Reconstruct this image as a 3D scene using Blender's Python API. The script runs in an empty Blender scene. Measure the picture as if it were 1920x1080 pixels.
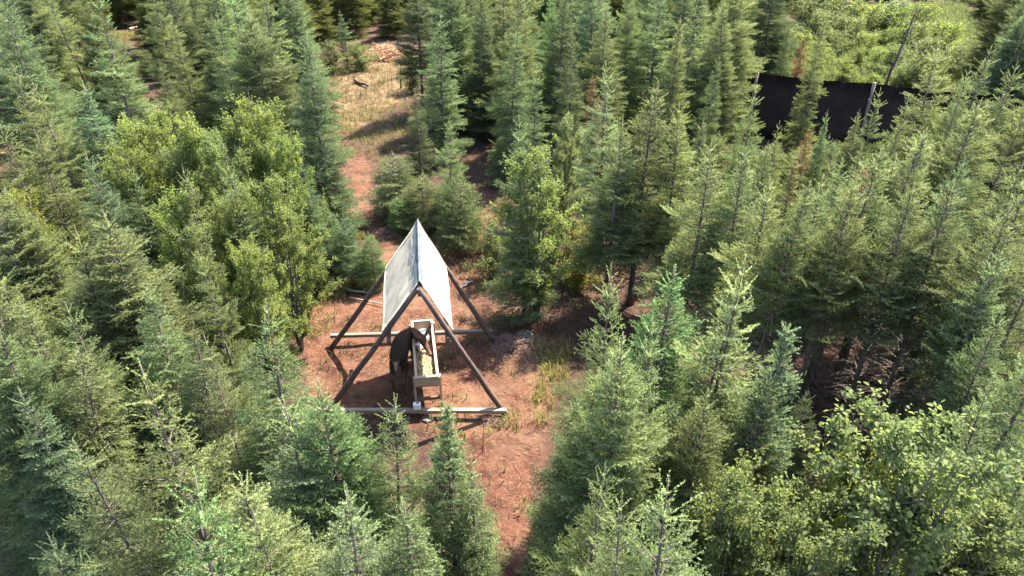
import bpy, bmesh, math, random
import numpy as np
from mathutils import Vector, Matrix

S = bpy.context.scene
C = S.collection
R = math.radians

# ------------------------------------------------------------------ camera
CAM_H, PITCH, FPX = 8.6, R(31.0), 1300.0          # metres, down tilt, focal length in px of a 1920 wide frame
cam = bpy.data.cameras.new("camera")
cam.sensor_width = 36.0
cam.lens = 36.0 * FPX / 1920.0
cam.clip_start, cam.clip_end = 0.05, 2000
cam_o = bpy.data.objects.new("camera", cam)
cam_o.location = (0, 0, CAM_H)
cam_o.rotation_euler = (R(90) - PITCH, 0, 0)
C.objects.link(cam_o)
S.camera = cam_o

# ------------------------------------------------------------------ light
SUN_EL = R(56)
SUN_XY = Vector((0.68, 0.733)).normalized()
world = bpy.data.worlds.new("World")
S.world = world
world.use_nodes = True
wn = world.node_tree
wn.nodes.clear()
sky = wn.nodes.new("ShaderNodeTexSky")
sky.sky_type = 'NISHITA'
sky.sun_disc = False
sky.sun_elevation = SUN_EL
sky.sun_rotation = math.atan2(SUN_XY.x, SUN_XY.y)
bg = wn.nodes.new("ShaderNodeBackground")
bg.inputs[1].default_value = 0.13
wo = wn.nodes.new("ShaderNodeOutputWorld")
wn.links.new(sky.outputs[0], bg.inputs[0])
wn.links.new(bg.outputs[0], wo.inputs[0])
sun = bpy.data.lights.new("sun", 'SUN')
sun.energy = 4.8
sun.angle = R(0.53)
sun.color = (1.0, 0.94, 0.84)
sun_o = bpy.data.objects.new("sun", sun)
to_sun = Vector((SUN_XY.x * math.cos(SUN_EL), SUN_XY.y * math.cos(SUN_EL), math.sin(SUN_EL)))
sun_o.rotation_euler = to_sun.to_track_quat('Z', 'Y').to_euler()
sun_o.location = (20, 20, 40)
C.objects.link(sun_o)

S.view_settings.view_transform = 'Standard'
S.view_settings.look = 'None'
S.view_settings.gamma = 1.0
S.view_settings.use_curve_mapping = False
S.view_settings.exposure = 2.5
S.cycles.max_bounces = 6
S.cycles.diffuse_bounces = 3
S.cycles.transmission_bounces = 4
S.cycles.use_denoising = True
S.cycles.denoising_prefilter = 'ACCURATE'

# ------------------------------------------------------------------ helpers
def ray(u, v):
    a, b = (u - 960) / FPX, (540 - v) / FPX
    return Vector((a, math.cos(PITCH) + b * math.sin(PITCH), -math.sin(PITCH) + b * math.cos(PITCH)))

def at(u, v, z=0.0):
    """the point of height z that the photograph shows at pixel (u, v) of 1920 x 1080"""
    d = ray(u, v)
    return Vector((0, 0, CAM_H)) + d * ((z - CAM_H) / d.z)

def tag(o, label=None, cat=None, group=None, kind=None):
    if label: o["label"] = label
    if cat: o["category"] = cat
    if group: o["group"] = group
    if kind: o["kind"] = kind
    return o

def empty(name, loc=(0, 0, 0)):
    o = bpy.data.objects.new(name, None)
    o.empty_display_size = 0.2
    o.location = loc
    C.objects.link(o)
    return o

def link(name, me, mats, parent=None):
    o = bpy.data.objects.new(name, me)
    for m in (mats if isinstance(mats, (list, tuple)) else [mats]):
        me.materials.append(m)
    C.objects.link(o)
    if parent is not None:
        o.parent = parent
    return o

class MB:
    """collects shapes and links them as one mesh object"""
    def __init__(self):
        self.bm = bmesh.new()
    def box(self, c, size, rot=None, bevel=0.0, jit=0.0, rng=None):
        m = Matrix.Translation(c)
        if rot is not None:
            m = m @ (rot.to_4x4() if hasattr(rot, "to_4x4") else rot)
        b2 = bmesh.new()
        bmesh.ops.create_cube(b2, size=1.0, matrix=Matrix.Diagonal((*size, 1)))
        if bevel:
            bmesh.ops.bevel(b2, geom=list(b2.edges), offset=bevel, segments=1, affect='EDGES')
        if jit:
            for v in b2.verts:
                v.co += Vector((rng.uniform(-jit, jit) for _ in range(3)))
        b2.transform(m)
        self._merge(b2)
        return self
    def _merge(self, b2):
        me = bpy.data.meshes.new("tmp")
        b2.to_mesh(me); b2.free()
        self.bm.from_mesh(me)
        bpy.data.meshes.remove(me)
    def beam(self, p, q, w, t, up=Vector((0, 0, 1)), bevel=0.006):
        p, q = Vector(p), Vector(q)
        x = (q - p).normalized()
        y = up.cross(x)
        if y.length < 1e-4: y = Vector((0, 1, 0)).cross(x)
        y.normalize(); z = x.cross(y)
        rot = Matrix((x, y, z)).transposed()
        return self.box((p + q) / 2, ((q - p).length, w, t), rot, bevel)
    def tube(self, pts, radii, n=7, cap=True):
        pts = [Vector(p) for p in pts]
        rings = []
        ref = Vector((0.3, 0.2, 1)).normalized()
        for i, p in enumerate(pts):
            a = pts[max(i - 1, 0)]; b = pts[min(i + 1, len(pts) - 1)]
            d = (b - a).normalized()
            x = ref.cross(d)
            if x.length < 0.1: x = Vector((1, 0, 0)).cross(d)
            x.normalize(); y = d.cross(x)
            rings.append([self.bm.verts.new(p + (x * math.cos(k * 2 * math.pi / n) + y * math.sin(k * 2 * math.pi / n)) * radii[i]) for k in range(n)])
        for r0, r1 in zip(rings, rings[1:]):
            for k in range(n):
                f = self.bm.faces.new((r0[k], r0[(k + 1) % n], r1[(k + 1) % n], r1[k]))
                f.smooth = True
        if cap:
            self.bm.faces.new(list(reversed(rings[0]))); self.bm.faces.new(rings[-1])
        return self
    def build(self, name, mats, parent=None):
        me = bpy.data.meshes.new(name)
        bmesh.ops.recalc_face_normals(self.bm, faces=list(self.bm.faces))
        self.bm.to_mesh(me); self.bm.free()
        return link(name, me, mats, parent)

def mesh_np(name, verts, faces, tint=None):
    """verts (N,3), faces (M,k) with the same k"""
    me = bpy.data.meshes.new(name)
    verts = np.asarray(verts, np.float32); faces = np.asarray(faces, np.int32)
    k = faces.shape[1]
    me.vertices.add(len(verts)); me.vertices.foreach_set("co", verts.ravel())
    me.loops.add(faces.size); me.loops.foreach_set("vertex_index", faces.ravel())
    me.polygons.add(len(faces))
    me.polygons.foreach_set("loop_start", np.arange(0, faces.size, k, dtype=np.int32))
    me.update(calc_edges=True)
    if tint is not None:
        a = me.attributes.new("tint", 'FLOAT', 'POINT')
        a.data.foreach_set("value", np.asarray(tint, np.float32))
    return me

# ------------------------------------------------------------------ materials
def mat(name):
    m = bpy.data.materials.new(name)
    m.use_nodes = True
    nt = m.node_tree
    return m, nt, nt.nodes["Principled BSDF"]

def N(nt, t, **kw):
    n = nt.nodes.new(t)
    for k, v in kw.items():
        setattr(n, k, v)
    return n

def ramp(nt, fac, stops):
    r = N(nt, "ShaderNodeValToRGB")
    el = r.color_ramp.elements
    while len(el) < len(stops): el.new(0.5)
    for e, (p, c) in zip(el, stops):
        e.position = p; e.color = (*c, 1)
    nt.links.new(fac, r.inputs[0])
    return r.outputs[0]

def mixc(nt, a, b, fac, mode='MIX'):
    m = N(nt, "ShaderNodeMix", data_type='RGBA', blend_type=mode)
    for sock, val in ((m.inputs[0], fac), (m.inputs[6], a), (m.inputs[7], b)):
        if isinstance(val, (int, float)): sock.default_value = val
        elif isinstance(val, tuple): sock.default_value = (*val, 1) if len(val) == 3 else val
        else: nt.links.new(val, sock)
    return m.outputs[2]

def noise(nt, scale, detail=4, rough=0.6, vec=None, out=0):
    n = N(nt, "ShaderNodeTexNoise")
    n.inputs["Scale"].default_value = scale
    n.inputs["Detail"].default_value = detail
    n.inputs["Roughness"].default_value = rough
    if vec is not None: nt.links.new(vec, n.inputs["Vector"])
    return n.outputs[out]

def objcoord(nt):
    return N(nt, "ShaderNodeTexCoord").outputs["Object"]

def bump(nt, bsdf, height, strength=0.4, dist=0.02):
    b = N(nt, "ShaderNodeBump")
    b.inputs["Strength"].default_value = strength
    b.inputs["Distance"].default_value = dist
    nt.links.new(height, b.inputs["Height"])
    nt.links.new(b.outputs[0], bsdf.inputs["Normal"])

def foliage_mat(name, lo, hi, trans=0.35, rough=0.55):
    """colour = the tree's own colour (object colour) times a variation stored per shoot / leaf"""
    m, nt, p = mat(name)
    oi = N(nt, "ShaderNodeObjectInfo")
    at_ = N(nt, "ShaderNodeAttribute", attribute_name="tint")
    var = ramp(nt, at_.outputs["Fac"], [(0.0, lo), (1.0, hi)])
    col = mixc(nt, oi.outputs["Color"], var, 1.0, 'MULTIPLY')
    nt.links.new(col, p.inputs["Base Color"])
    p.inputs["Roughness"].default_value = rough
    p.inputs["Specular IOR Level"].default_value = 0.18
    tr = N(nt, "ShaderNodeBsdfTranslucent")
    tcol = mixc(nt, col, (1.06, 1.15, 0.75), 1.0, 'MULTIPLY')
    nt.links.new(tcol, tr.inputs["Color"])
    mx = N(nt, "ShaderNodeMixShader")
    mx.inputs[0].default_value = trans
    nt.links.new(p.outputs[0], mx.inputs[1]); nt.links.new(tr.outputs[0], mx.inputs[2])
    nt.links.new(mx.outputs[0], nt.nodes["Material Output"].inputs["Surface"])
    return m

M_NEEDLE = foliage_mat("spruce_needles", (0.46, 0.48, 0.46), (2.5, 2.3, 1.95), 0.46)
M_LEAF = foliage_mat("broad_leaves", (0.6, 0.66, 0.62), (1.75, 1.6, 1.15), 0.55, 0.75)
M_BLADE = foliage_mat("grass_blades", (0.6, 0.6, 0.6), (1.5, 1.4, 1.2), 0.35, 0.6)

def wood_mat(name, dark, light, scale=6.0, stretch=(1, 1, 0.12), rough=0.85, bumpd=0.01):
    m, nt, p = mat(name)
    mp = N(nt, "ShaderNodeMapping")
    mp.inputs["Scale"].default_value = stretch
    nt.links.new(objcoord(nt), mp.inputs["Vector"])
    n1 = noise(nt, scale, 6, 0.7, mp.outputs[0])
    nt.links.new(ramp(nt, n1, [(0.3, dark), (0.7, light)]), p.inputs["Base Color"])
    p.inputs["Roughness"].default_value = rough
    bump(nt, p, n1, 0.6, bumpd)
    return m

M_BARK = wood_mat("spruce_bark", (0.045, 0.032, 0.025), (0.15, 0.11, 0.085), 22)
M_BIRCH = wood_mat("grey_bark", (0.05, 0.043, 0.034), (0.16, 0.14, 0.11), 18)
M_DEADW = wood_mat("weathered_dead_wood", (0.15, 0.105, 0.07), (0.36, 0.29, 0.22), 14)
M_POLE = wood_mat("dark_pole_wood", (0.040, 0.026, 0.02), (0.14, 0.085, 0.06), 7, (1, 1, 1))
M_BEAMD = wood_mat("dark_weathered_timber", (0.075, 0.055, 0.04), (0.22, 0.17, 0.125), 9, (0.12, 1, 1))
M_BEAM = wood_mat("weathered_grey_timber", (0.13, 0.095, 0.068), (0.36, 0.285, 0.21), 9, (0.12, 1, 1))
M_LUMBER = wood_mat("pale_sawn_lumber", (0.26, 0.175, 0.115), (0.47, 0.35, 0.245), 9, (1, 0.12, 1), 0.7, 0.004)
M_LUMBERD = wood_mat("brown_trough_boards", (0.11, 0.055, 0.033), (0.22, 0.12, 0.075), 9, (1, 0.12, 1), 0.8, 0.004)

# ------------------------------------------------------------------ ground
def inside(poly, x, y):
    """vectorised point in polygon"""
    c = np.zeros(len(x), bool); n = len(poly)
    for i in range(n):
        x0, y0 = poly[i]; x1, y1 = poly[(i + 1) % n]
        t = ((y0 > y) != (y1 > y)) & (x < (x1 - x0) * (y - y0) / (y1 - y0 + 1e-12) + x0)
        c ^= t
    return c

def gpoly(px):
    return [tuple(at(u, v).xy) for u, v in px]

def dist_poly(poly, x, y):
    d = np.full(x.shape, 1e9)
    n = len(poly)
    for i in range(n):
        ax, ay = poly[i]; bx, by = poly[(i + 1) % n]
        dx, dy = bx - ax, by - ay
        t = np.clip(((x - ax) * dx + (y - ay) * dy) / (dx * dx + dy * dy + 1e-9), 0, 1)
        d = np.minimum(d, np.hypot(x - ax - t * dx, y - ay - t * dy))
    return np.where(inside(poly, x, y), -d, d)

CLEAR = gpoly([(560, 640), (570, 540), (700, 520), (720, 450), (640, 400), (610, 290), (690, 285), (700, 400), (800, 430), (880, 430),
               (900, 350), (950, 360), (930, 480), (900, 560), (1000, 600), (1060, 640), (1030, 800), (1000, 900), (1010, 1080), (930, 1080), (890, 860),
               (800, 800), (650, 780), (560, 720)])
DRY = gpoly([(565, 130), (690, 80), (780, 90), (790, 180), (700, 210), (740, 250), (600, 250)])
MEADOW = gpoly([(1380, 130), (1420, 40), (1560, 60), (1600, 20), (1800, 10), (1900, 120), (1760, 175), (1560, 155)])

gx = np.concatenate([np.linspace(-260, -16, 40), np.linspace(-15.6, 18, 190), np.linspace(19, 260, 40)])
gy = np.concatenate([np.linspace(-120, 0, 14), np.linspace(0.5, 34, 190), np.linspace(36, 420, 50)])
GX, GY = np.meshgrid(gx, gy)
fx, fy = GX.ravel(), GY.ravel()
def bumpy(x, y):
    return 0.018 * np.sin(x * 2.1 + 1.3 * np.sin(y * 1.7)) + 0.015 * np.sin(y * 2.9 + x * 1.1) + 0.008 * np.sin(7.3 * x + 2.0 * np.sin(5.1 * y))
gz = bumpy(fx, fy) - 0.02
nxg, nyg = len(gx), len(gy)
idx = np.arange(nxg * nyg).reshape(nyg, nxg)
gf = np.stack([idx[:-1, :-1].ravel(), idx[:-1, 1:].ravel(), idx[1:, 1:].ravel(), idx[1:, :-1].ravel()], 1)
gme = mesh_np("ground", np.stack([fx, fy, gz], 1), gf)
gme.polygons.foreach_set("use_smooth", np.ones(len(gf), bool))
for nm, poly, soft in (("bare", CLEAR, 0.6), ("dry", DRY, 1.2), ("meadow", MEADOW, 1.5)):
    a = gme.attributes.new(nm, 'FLOAT', 'POINT')
    a.data.foreach_set("value", np.clip(0.5 - dist_poly(poly, fx, fy) / (2 * soft), 0, 1).astype(np.float32))
m, nt, p = mat("forest_soil")
oc = objcoord(nt)
n_big = noise(nt, 0.7, 5, 0.6, oc)
n_mid = noise(nt, 5.0, 6, 0.7, oc)
n_fine = noise(nt, 55.0, 5, 0.75, oc)
soil = ramp(nt, n_mid, [(0.25, (0.048, 0.021, 0.014)), (0.48, (0.112, 0.048, 0.029)), (0.78, (0.172, 0.088, 0.054))])
soil = mixc(nt, soil, (0.165, 0.098, 0.058), ramp(nt, n_big, [(0.45, (0, 0, 0)), (0.68, (0.75, 0.75, 0.75))]))
soil = mixc(nt, soil, ramp(nt, n_fine, [(0.3, (0.55, 0.5, 0.5)), (0.55, (1, 1, 1)), (0.78, (1.45, 1.4, 1.3))]), 0.75, 'MULTIPLY')
litter = ramp(nt, n_mid, [(0.3, (0.030, 0.019, 0.014)), (0.55, (0.062, 0.036, 0.026)), (0.8, (0.10, 0.06, 0.04))])
litter = mixc(nt, litter, ramp(nt, n_fine, [(0.3, (0.4, 0.4, 0.4)), (0.75, (1.9, 1.75, 1.6))]), 0.9, 'MULTIPLY')
vor = N(nt, "ShaderNodeTexVoronoi"); vor.inputs["Scale"].default_value = 6.5; nt.links.new(oc, vor.inputs["Vector"])
dent = ramp(nt, vor.outputs["Distance"], [(0.10, (0, 0, 0)), (0.30, (1, 1, 1))])
damp = noise(nt, 1.3, 6, 0.7, oc)
soil = mixc(nt, soil, ramp(nt, damp, [(0.36, (0.50, 0.44, 0.42)), (0.50, (1, 1, 1)), (0.68, (1.16, 1.12, 1.08))]), 1.0, 'MULTIPLY')
def attr(nm, wob=0.55):
    a = N(nt, "ShaderNodeAttribute", attribute_name=nm).outputs["Fac"]
    ad = N(nt, "ShaderNodeMath", operation='ADD'); nt.links.new(a, ad.inputs[0])
    sb = N(nt, "ShaderNodeMath", operation='MULTIPLY_ADD'); nt.links.new(noise(nt, 2.2, 5, 0.65, oc), sb.inputs[0])
    sb.inputs[1].default_value = wob; sb.inputs[2].default_value = -wob / 2
    nt.links.new(sb.outputs[0], ad.inputs[1])
    return ramp(nt, ad.outputs[0], [(0.38, (0, 0, 0)), (0.62, (1, 1, 1))])
col = mixc(nt, litter, soil, attr("bare"))
col = mixc(nt, col, mixc(nt, soil, (0.17, 0.13, 0.06), ramp(nt, n_mid, [(0.4, (0, 0, 0)), (0.6, (1, 1, 1))])), attr("dry"))
col = mixc(nt, col, ramp(nt, n_mid, [(0.3, (0.09, 0.10, 0.035)), (0.7, (0.17, 0.18, 0.07))]), attr("meadow"))
nt.links.new(col, p.inputs["Base Color"])
p.inputs["Roughness"].default_value = 0.95
p.inputs["Specular IOR Level"].default_value = 0.15
hsum = N(nt, "ShaderNodeMath", operation='ADD'); nt.links.new(n_mid, hsum.inputs[0]); nt.links.new(n_fine, hsum.inputs[1])
hs2 = N(nt, 'ShaderNodeMath', operation='MULTIPLY_ADD'); nt.links.new(dent, hs2.inputs[0]); hs2.inputs[1].default_value = 0.8; nt.links.new(hsum.outputs[0], hs2.inputs[2])
bump(nt, p, hs2.outputs[0], 0.9, 0.035)
tag(link("ground", gme, m), kind="structure")

# ------------------------------------------------------------------ spruce builder
def needles(p0, d, ln, tint, rng, nl=0.027, w=0.0105, step=0.0048):
    """needle triangles round each shoot; p0,d (N,3), ln,tint (N,)"""
    cnt = np.maximum(5, (ln / step).astype(int))
    i = np.repeat(np.arange(len(p0)), cnt)
    n = len(i)
    t = rng.random(n)
    D = d[i]
    ref = np.tile(np.array([0.31, 0.17, 0.93]), (n, 1)); ref[np.abs(D[:, 2]) > 0.8] = (0.9, 0.3, 0.1)
    X = np.cross(D, ref); X /= np.linalg.norm(X, axis=1, keepdims=True)
    Y = np.cross(D, X)
    az = rng.random(n) * 2 * np.pi
    rad = X * np.cos(az)[:, None] + Y * np.sin(az)[:, None]
    a = np.radians(rng.uniform(28, 66, n))
    nd = D * np.cos(a)[:, None] + rad * np.sin(a)[:, None]
    L = nl * rng.uniform(0.75, 1.2, n) * (1 - 0.35 * t)
    base = p0[i] + D * (ln[i] * t)[:, None]
    side = np.cross(nd, rad); side /= np.linalg.norm(side, axis=1, keepdims=True) + 1e-9
    jit = rng.normal(0, 0.5, (n, 3)); side = side + jit; side /= np.linalg.norm(side, axis=1, keepdims=True)
    hw = (w * 0.5) * side
    V = np.empty((n, 3, 3)); V[:, 0] = base - hw; V[:, 1] = base + hw; V[:, 2] = base + nd * L[:, None]
    T = np.repeat(np.clip(tint[i] + rng.normal(0, 0.07, n), 0, 1), 3)
    return V.reshape(-1, 3), np.arange(n * 3).reshape(-1, 3), T

def make_spruce(seed, H, Rad, z0=0.12, expo=0.75, whorl=0.21, per=6, inter=4, up_top=52, up_low=-8, gap=0.05, sec=0.075,
                leader=0.4, dead=0, sag=0.0, step=0.0048, nl=0.027):
    rng = np.random.default_rng(seed)
    p0s, ds, ls, ts = [], [], [], []
    def shoot(p, q, t):
        v = q - p; l = np.linalg.norm(v)
        if l < 1e-4: return
        p0s.append(p); ds.append(v / l); ls.append(l); ts.append(t)
    tr = MB()
    lean = rng.normal(0, 0.015, 2)
    ph = rng.random(4) * 6.28
    def axis(z):
        s = z / H
        return np.array([lean[0] * z + 0.03 * math.sin(3 * s + ph[0]), lean[1] * z + 0.03 * math.sin(3.3 * s + ph[1]), z])
    zs = np.linspace(-0.12, H * 0.985, 14)
    r0 = 0.008 + 0.0085 * H
    tr.tube([axis(z) for z in zs], [max(0.006, r0 * (1 - max(z, 0) / H) ** 0.9 + (0.03 if z < 0 else 0)) for z in zs], 7)
    # leader shoot and the star of tip shoots round it
    top = axis(H * 0.985)
    zl = H - leader
    for k in range(4):
        a, b = axis(zl + leader * k / 4), axis(zl + leader * (k + 1) / 4)
        shoot(a, b, 0.85)
    for zz, nstar, l_ in ((H - leader * 0.95, 5, leader * 0.62), (H - leader * 0.45, 3, leader * 0.3)):
        a0 = rng.random() * 6.28
        for k in range(nstar):
            az = a0 + k * 6.283 / nstar + rng.normal(0, 0.2)
            el = R(rng.uniform(35, 60))
            d = np.array([math.cos(az) * math.cos(el), math.sin(az) * math.cos(el), math.sin(el)])
            shoot(axis(zz), axis(zz) + d * l_ * rng.uniform(0.7, 1.15), 0.9)
    def branch(z, L, az, el, dens=1.0):
        base = axis(z)
        h = np.array([math.cos(az), math.sin(az), 0.0])
        side = np.array([-math.sin(az), math.cos(az), 0.0])
        nseg = 6
        pts = [base]; e = el
        for k in range(nseg):
            s = (k + 0.5) / nseg
            e2 = e + R(-sag * math.sin(s * math.pi) * 1.0 + 22 * (s - 0.35))
            pts.append(pts[-1] + (h * math.cos(e2) + np.array([0, 0, 1.0]) * math.sin(e2) + side * rng.normal(0, 0.06)) * L / nseg)
        pts = np.array(pts)
        tr.tube([tuple(q) for q in pts[:-1]], [max(0.0025, (0.005 + 0.011 * L) * (1 - k / (nseg + 0.3))) for k in range(nseg)], 4, False)
        bt = rng.uniform(0.1, 0.55)
        def pos(s):
            f = s * nseg; k = min(int(f), nseg - 1)
            return pts[k] + (pts[k + 1] - pts[k]) * (f - k)
        def tang(s):
            k = min(int(s * nseg), nseg - 1); v = pts[k + 1] - pts[k]
            return v / np.linalg.norm(v)
        for k in range(nseg):
            if (k + 1) / nseg > 0.25:
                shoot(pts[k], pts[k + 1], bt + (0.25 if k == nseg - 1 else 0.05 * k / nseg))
        s = min(0.5, 0.10 / L) + rng.random() * 0.05
        sg = 1 if rng.random() < 0.5 else -1
        while s < 0.97:
            rest = L * (1 - s)
            l2 = min(0.55, 0.72 * rest + 0.08) * rng.uniform(0.65, 1.2)
            if rng.random() < dens:
                t = tang(s)
                ang = R(rng.uniform(38, 62))
                d = t * math.cos(ang) + side * sg * math.sin(ang) + np.array([0, 0, rng.normal(0.02, 0.22)])
                d /= np.linalg.norm(d)
                o = pos(s)
                # the side branch bends a little up at its end
                mid = o + d * l2 * 0.55
                d2 = d + t * 0.22 + np.array([0, 0, 0.10]); d2 /= np.linalg.norm(d2)
                end = mid + d2 * l2 * 0.45
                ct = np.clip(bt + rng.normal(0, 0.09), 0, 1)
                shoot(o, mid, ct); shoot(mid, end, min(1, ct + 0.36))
                if l2 > 0.13:
                    u_ = 0.03
                    s3 = 1
                    nrm = np.cross(d, t); nn = np.linalg.norm(nrm); nrm = nrm / nn if nn > 1e-6 else np.array([0, 0, 1.0])
                    perp = np.cross(nrm, d)
                    while u_ < l2 * 0.9:
                        l3 = (0.36 * (l2 - u_) + 0.045) * rng.uniform(0.7, 1.3)
                        dd = d * 0.72 + perp * s3 * 0.69 + np.array([0, 0, rng.normal(0.03, 0.25)])
                        dd /= np.linalg.norm(dd)
                        q = o + d * u_
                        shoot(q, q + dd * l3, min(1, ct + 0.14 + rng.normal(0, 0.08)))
                        s3 = -s3; u_ += 0.042
            sg = -sg
            s += sec * 0.42 / L * rng.uniform(0.8, 1.3)
    z = max(z0 * H, 0.1)
    sector = rng.random(6) * 6.28
    while z < H - leader * 0.8:
        f = 1 - z / H
        prof = Rad * (f ** expo) * (1 + 0.10 * math.sin(9 * z + ph[2]))
        if f > 0.8: prof *= 1 - 0.9 * (f - 0.8)
        if f < 0.3: prof *= 0.5 + 1.667 * f
        n = per if f > 0.12 else per - 1
        a0 = rng.random() * 6.28
        el = R(up_low + (up_top - up_low) * (1 - f) ** 1.6)
        for k in range(n):
            az = a0 + k * 6.283 / n + rng.normal(0, 0.22)
            lump = 1 + 0.22 * math.sin(2 * az + 3.1 * z + ph[3])
            if rng.random() < gap: continue
            branch(z + rng.normal(0, 0.03), max(0.09, prof * lump * rng.uniform(0.72, 1.18)), az, el + R(rng.normal(0, 7)))
        wsp = whorl * (0.75 + 0.5 * f)
        for k in range(inter):
            az = rng.random() * 6.283
            branch(z + wsp * rng.uniform(0.25, 0.8), max(0.08, prof * rng.uniform(0.4, 0.85)), az, el + R(rng.normal(4, 9)))
        z += wsp
    # dead bare twigs on a long naked trunk
    for k in range(dead):
        zz = rng.uniform(0.08, max(z0, 0.2)) * H
        az = rng.random() * 6.283; L = rng.uniform(0.2, 0.75) * Rad
        h = np.array([math.cos(az), math.sin(az), rng.uniform(-0.35, 0.05)])
        b = axis(zz)
        e = b + h * L
        tr.tube([b, (b + e) / 2 + np.array([0, 0, 0.03]), e], [0.008, 0.005, 0.002], 3, False)
        for q in range(5):
            s = rng.uniform(0.3, 1.0)
            o = b + h * L * s
            d = h * 0.5 + np.array([rng.normal(0, 0.6), rng.normal(0, 0.6), rng.normal(-0.1, 0.25)])
            tr.tube([o, o + d * 0.16 * rng.uniform(0.5, 1.3)], [0.003, 0.0012], 3, False)
    V, F, T = needles(np.array(p0s), np.array(ds), np.array(ls), np.array(ts), rng, nl=nl, step=step)
    cm = mesh_np("crown", V, F, T)
    cm.materials.append(M_NEEDLE)
    tme = bpy.data.meshes.new("trunk")
    tr.bm.to_mesh(tme); tr.bm.free()
    tme.materials.append(M_BARK)
    print("spruce", seed, len(F), "needles", len(p0s), "shoots")
    return dict(H=H, trunk=tme, crown=cm, name="spruce_tree", cat="tree")

# ------------------------------------------------------------------ broad-leaved builder
def make_leafy(seed, H, Rad, leaf=0.06, nleaf=5200, stems=3, z0=0.12, name="birch_tree", nbf=16, bark=None):
    rng = np.random.default_rng(seed)
    tr = MB()
    anchors = []
    for s in range(stems):
        az = rng.random() * 6.28
        out = Rad * rng.uniform(0.1, 0.45) if stems > 1 else 0.05
        tip = np.array([math.cos(az) * out, math.sin(az) * out, H * rng.uniform(0.82, 1.0) if s else H * 0.97])
        base = np.array([math.cos(az), math.sin(az), 0]) * 0.05 * (stems > 1) + np.array([0, 0, -0.1])
        pts = [base + (tip - base) * k / 8 + rng.normal(0, 0.03, 3) * (k > 0) for k in range(9)]
        r0 = 0.012 + 0.009 * H
        tr.tube(pts, [r0 * (1 - 0.92 * k / 8) for k in range(9)], 6)
        nb = int(nbf * H / 4)
        for b in range(nb):
            f = rng.uniform(z0, 0.97)
            o = base + (tip - base) * f
            az2 = rng.random() * 6.28
            ell = Rad * (min(1, (f + 0.2) / 0.5) * min(1, (1.04 - f) / 0.62) ** 0.85 + 0.05) * (0.35 + 1.15 * rng.random() ** 1.4)
            el = R(rng.uniform(8, 55))
            d = np.array([math.cos(az2) * math.cos(el), math.sin(az2) * math.cos(el), math.sin(el)])
            e = o + d * ell
            e[2] = min(e[2], H)
            m_ = (o + e) / 2 + np.array([0, 0, -0.04 * ell]) + rng.normal(0, 0.03, 3)
            tr.tube([o, m_, e], [0.004 + 0.008 * ell, 0.003 + 0.004 * ell, 0.002], 4, False)
            nt_ = int(4 + 8 * ell)
            for t in range(nt_):
                q = rng.uniform(0.25, 1.0)
                oo = o + (e - o) * q
                dd = d * 0.5 + rng.normal(0, 0.55, 3) + np.array([0, 0, 0.1]); dd /= np.linalg.norm(dd)
                tl = rng.uniform(0.1, 0.32)
                anchors.append((oo, oo + dd * tl, rng.uniform(0.1, 0.9)))
                tr.tube([oo, oo + dd * tl], [0.0025, 0.001], 3, False)
    A = np.array([a[0] for a in anchors]); B = np.array([a[1] for a in anchors]); T0 = np.array([a[2] for a in anchors])
    i = rng.integers(0, len(A), nleaf)
    c = A[i] + (B - A)[i] * rng.random(nleaf)[:, None] + rng.normal(0, 0.8 * leaf, (nleaf, 3))
    L = leaf * rng.uniform(0.6, 1.25, nleaf); W = L * rng.uniform(0.55, 0.8, nleaf)
    ax = rng.normal(0, 1, (nleaf, 3)); ax[:, 2] = ax[:, 2] * 0.6 - 0.2; ax /= np.linalg.norm(ax, axis=1, keepdims=True)
    nr = rng.normal(0, 0.55, (nleaf, 3)); nr[:, 2] += 0.8
    sd = np.cross(ax, nr); sd /= np.linalg.norm(sd, axis=1, keepdims=True)
    nr = np.cross(sd, ax)
    fold = 0.16
    V = np.empty((nleaf, 6, 3))
    def pt(l, w, up): return c + ax * (L * l)[:, None] + sd * (W * w)[:, None] + nr * (L * up)[:, None]
    V[:, 0] = pt(0, 0, 0); V[:, 1] = pt(0.38, 0.5, fold * 0.8); V[:, 2] = pt(0.8, 0.27, 0.02); V[:, 3] = pt(1, 0, -0.12)
    V[:, 4] = pt(0.8, -0.27, 0.02); V[:, 5] = pt(0.38, -0.5, fold * 0.8)
    k = np.arange(nleaf)[:, None] * 6
    F = np.concatenate([k + np.array([[0, 1, 2, 3]]), k + np.array([[0, 3, 4, 5]])], 0)
    T = np.repeat(np.clip(T0[i] * 0.55 + rng.random(nleaf) ** 1.5 * 0.55, 0, 1), 6)
    cm = mesh_np("crown", V.reshape(-1, 3), F, T)
    cm.materials.append(M_LEAF)
    tme = bpy.data.meshes.new("trunk")
    tr.bm.to_mesh(tme); tr.bm.free()
    tme.materials.append(bark or M_BIRCH)
    return dict(H=H, trunk=tme, crown=cm, name=name, cat="tree")

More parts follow.
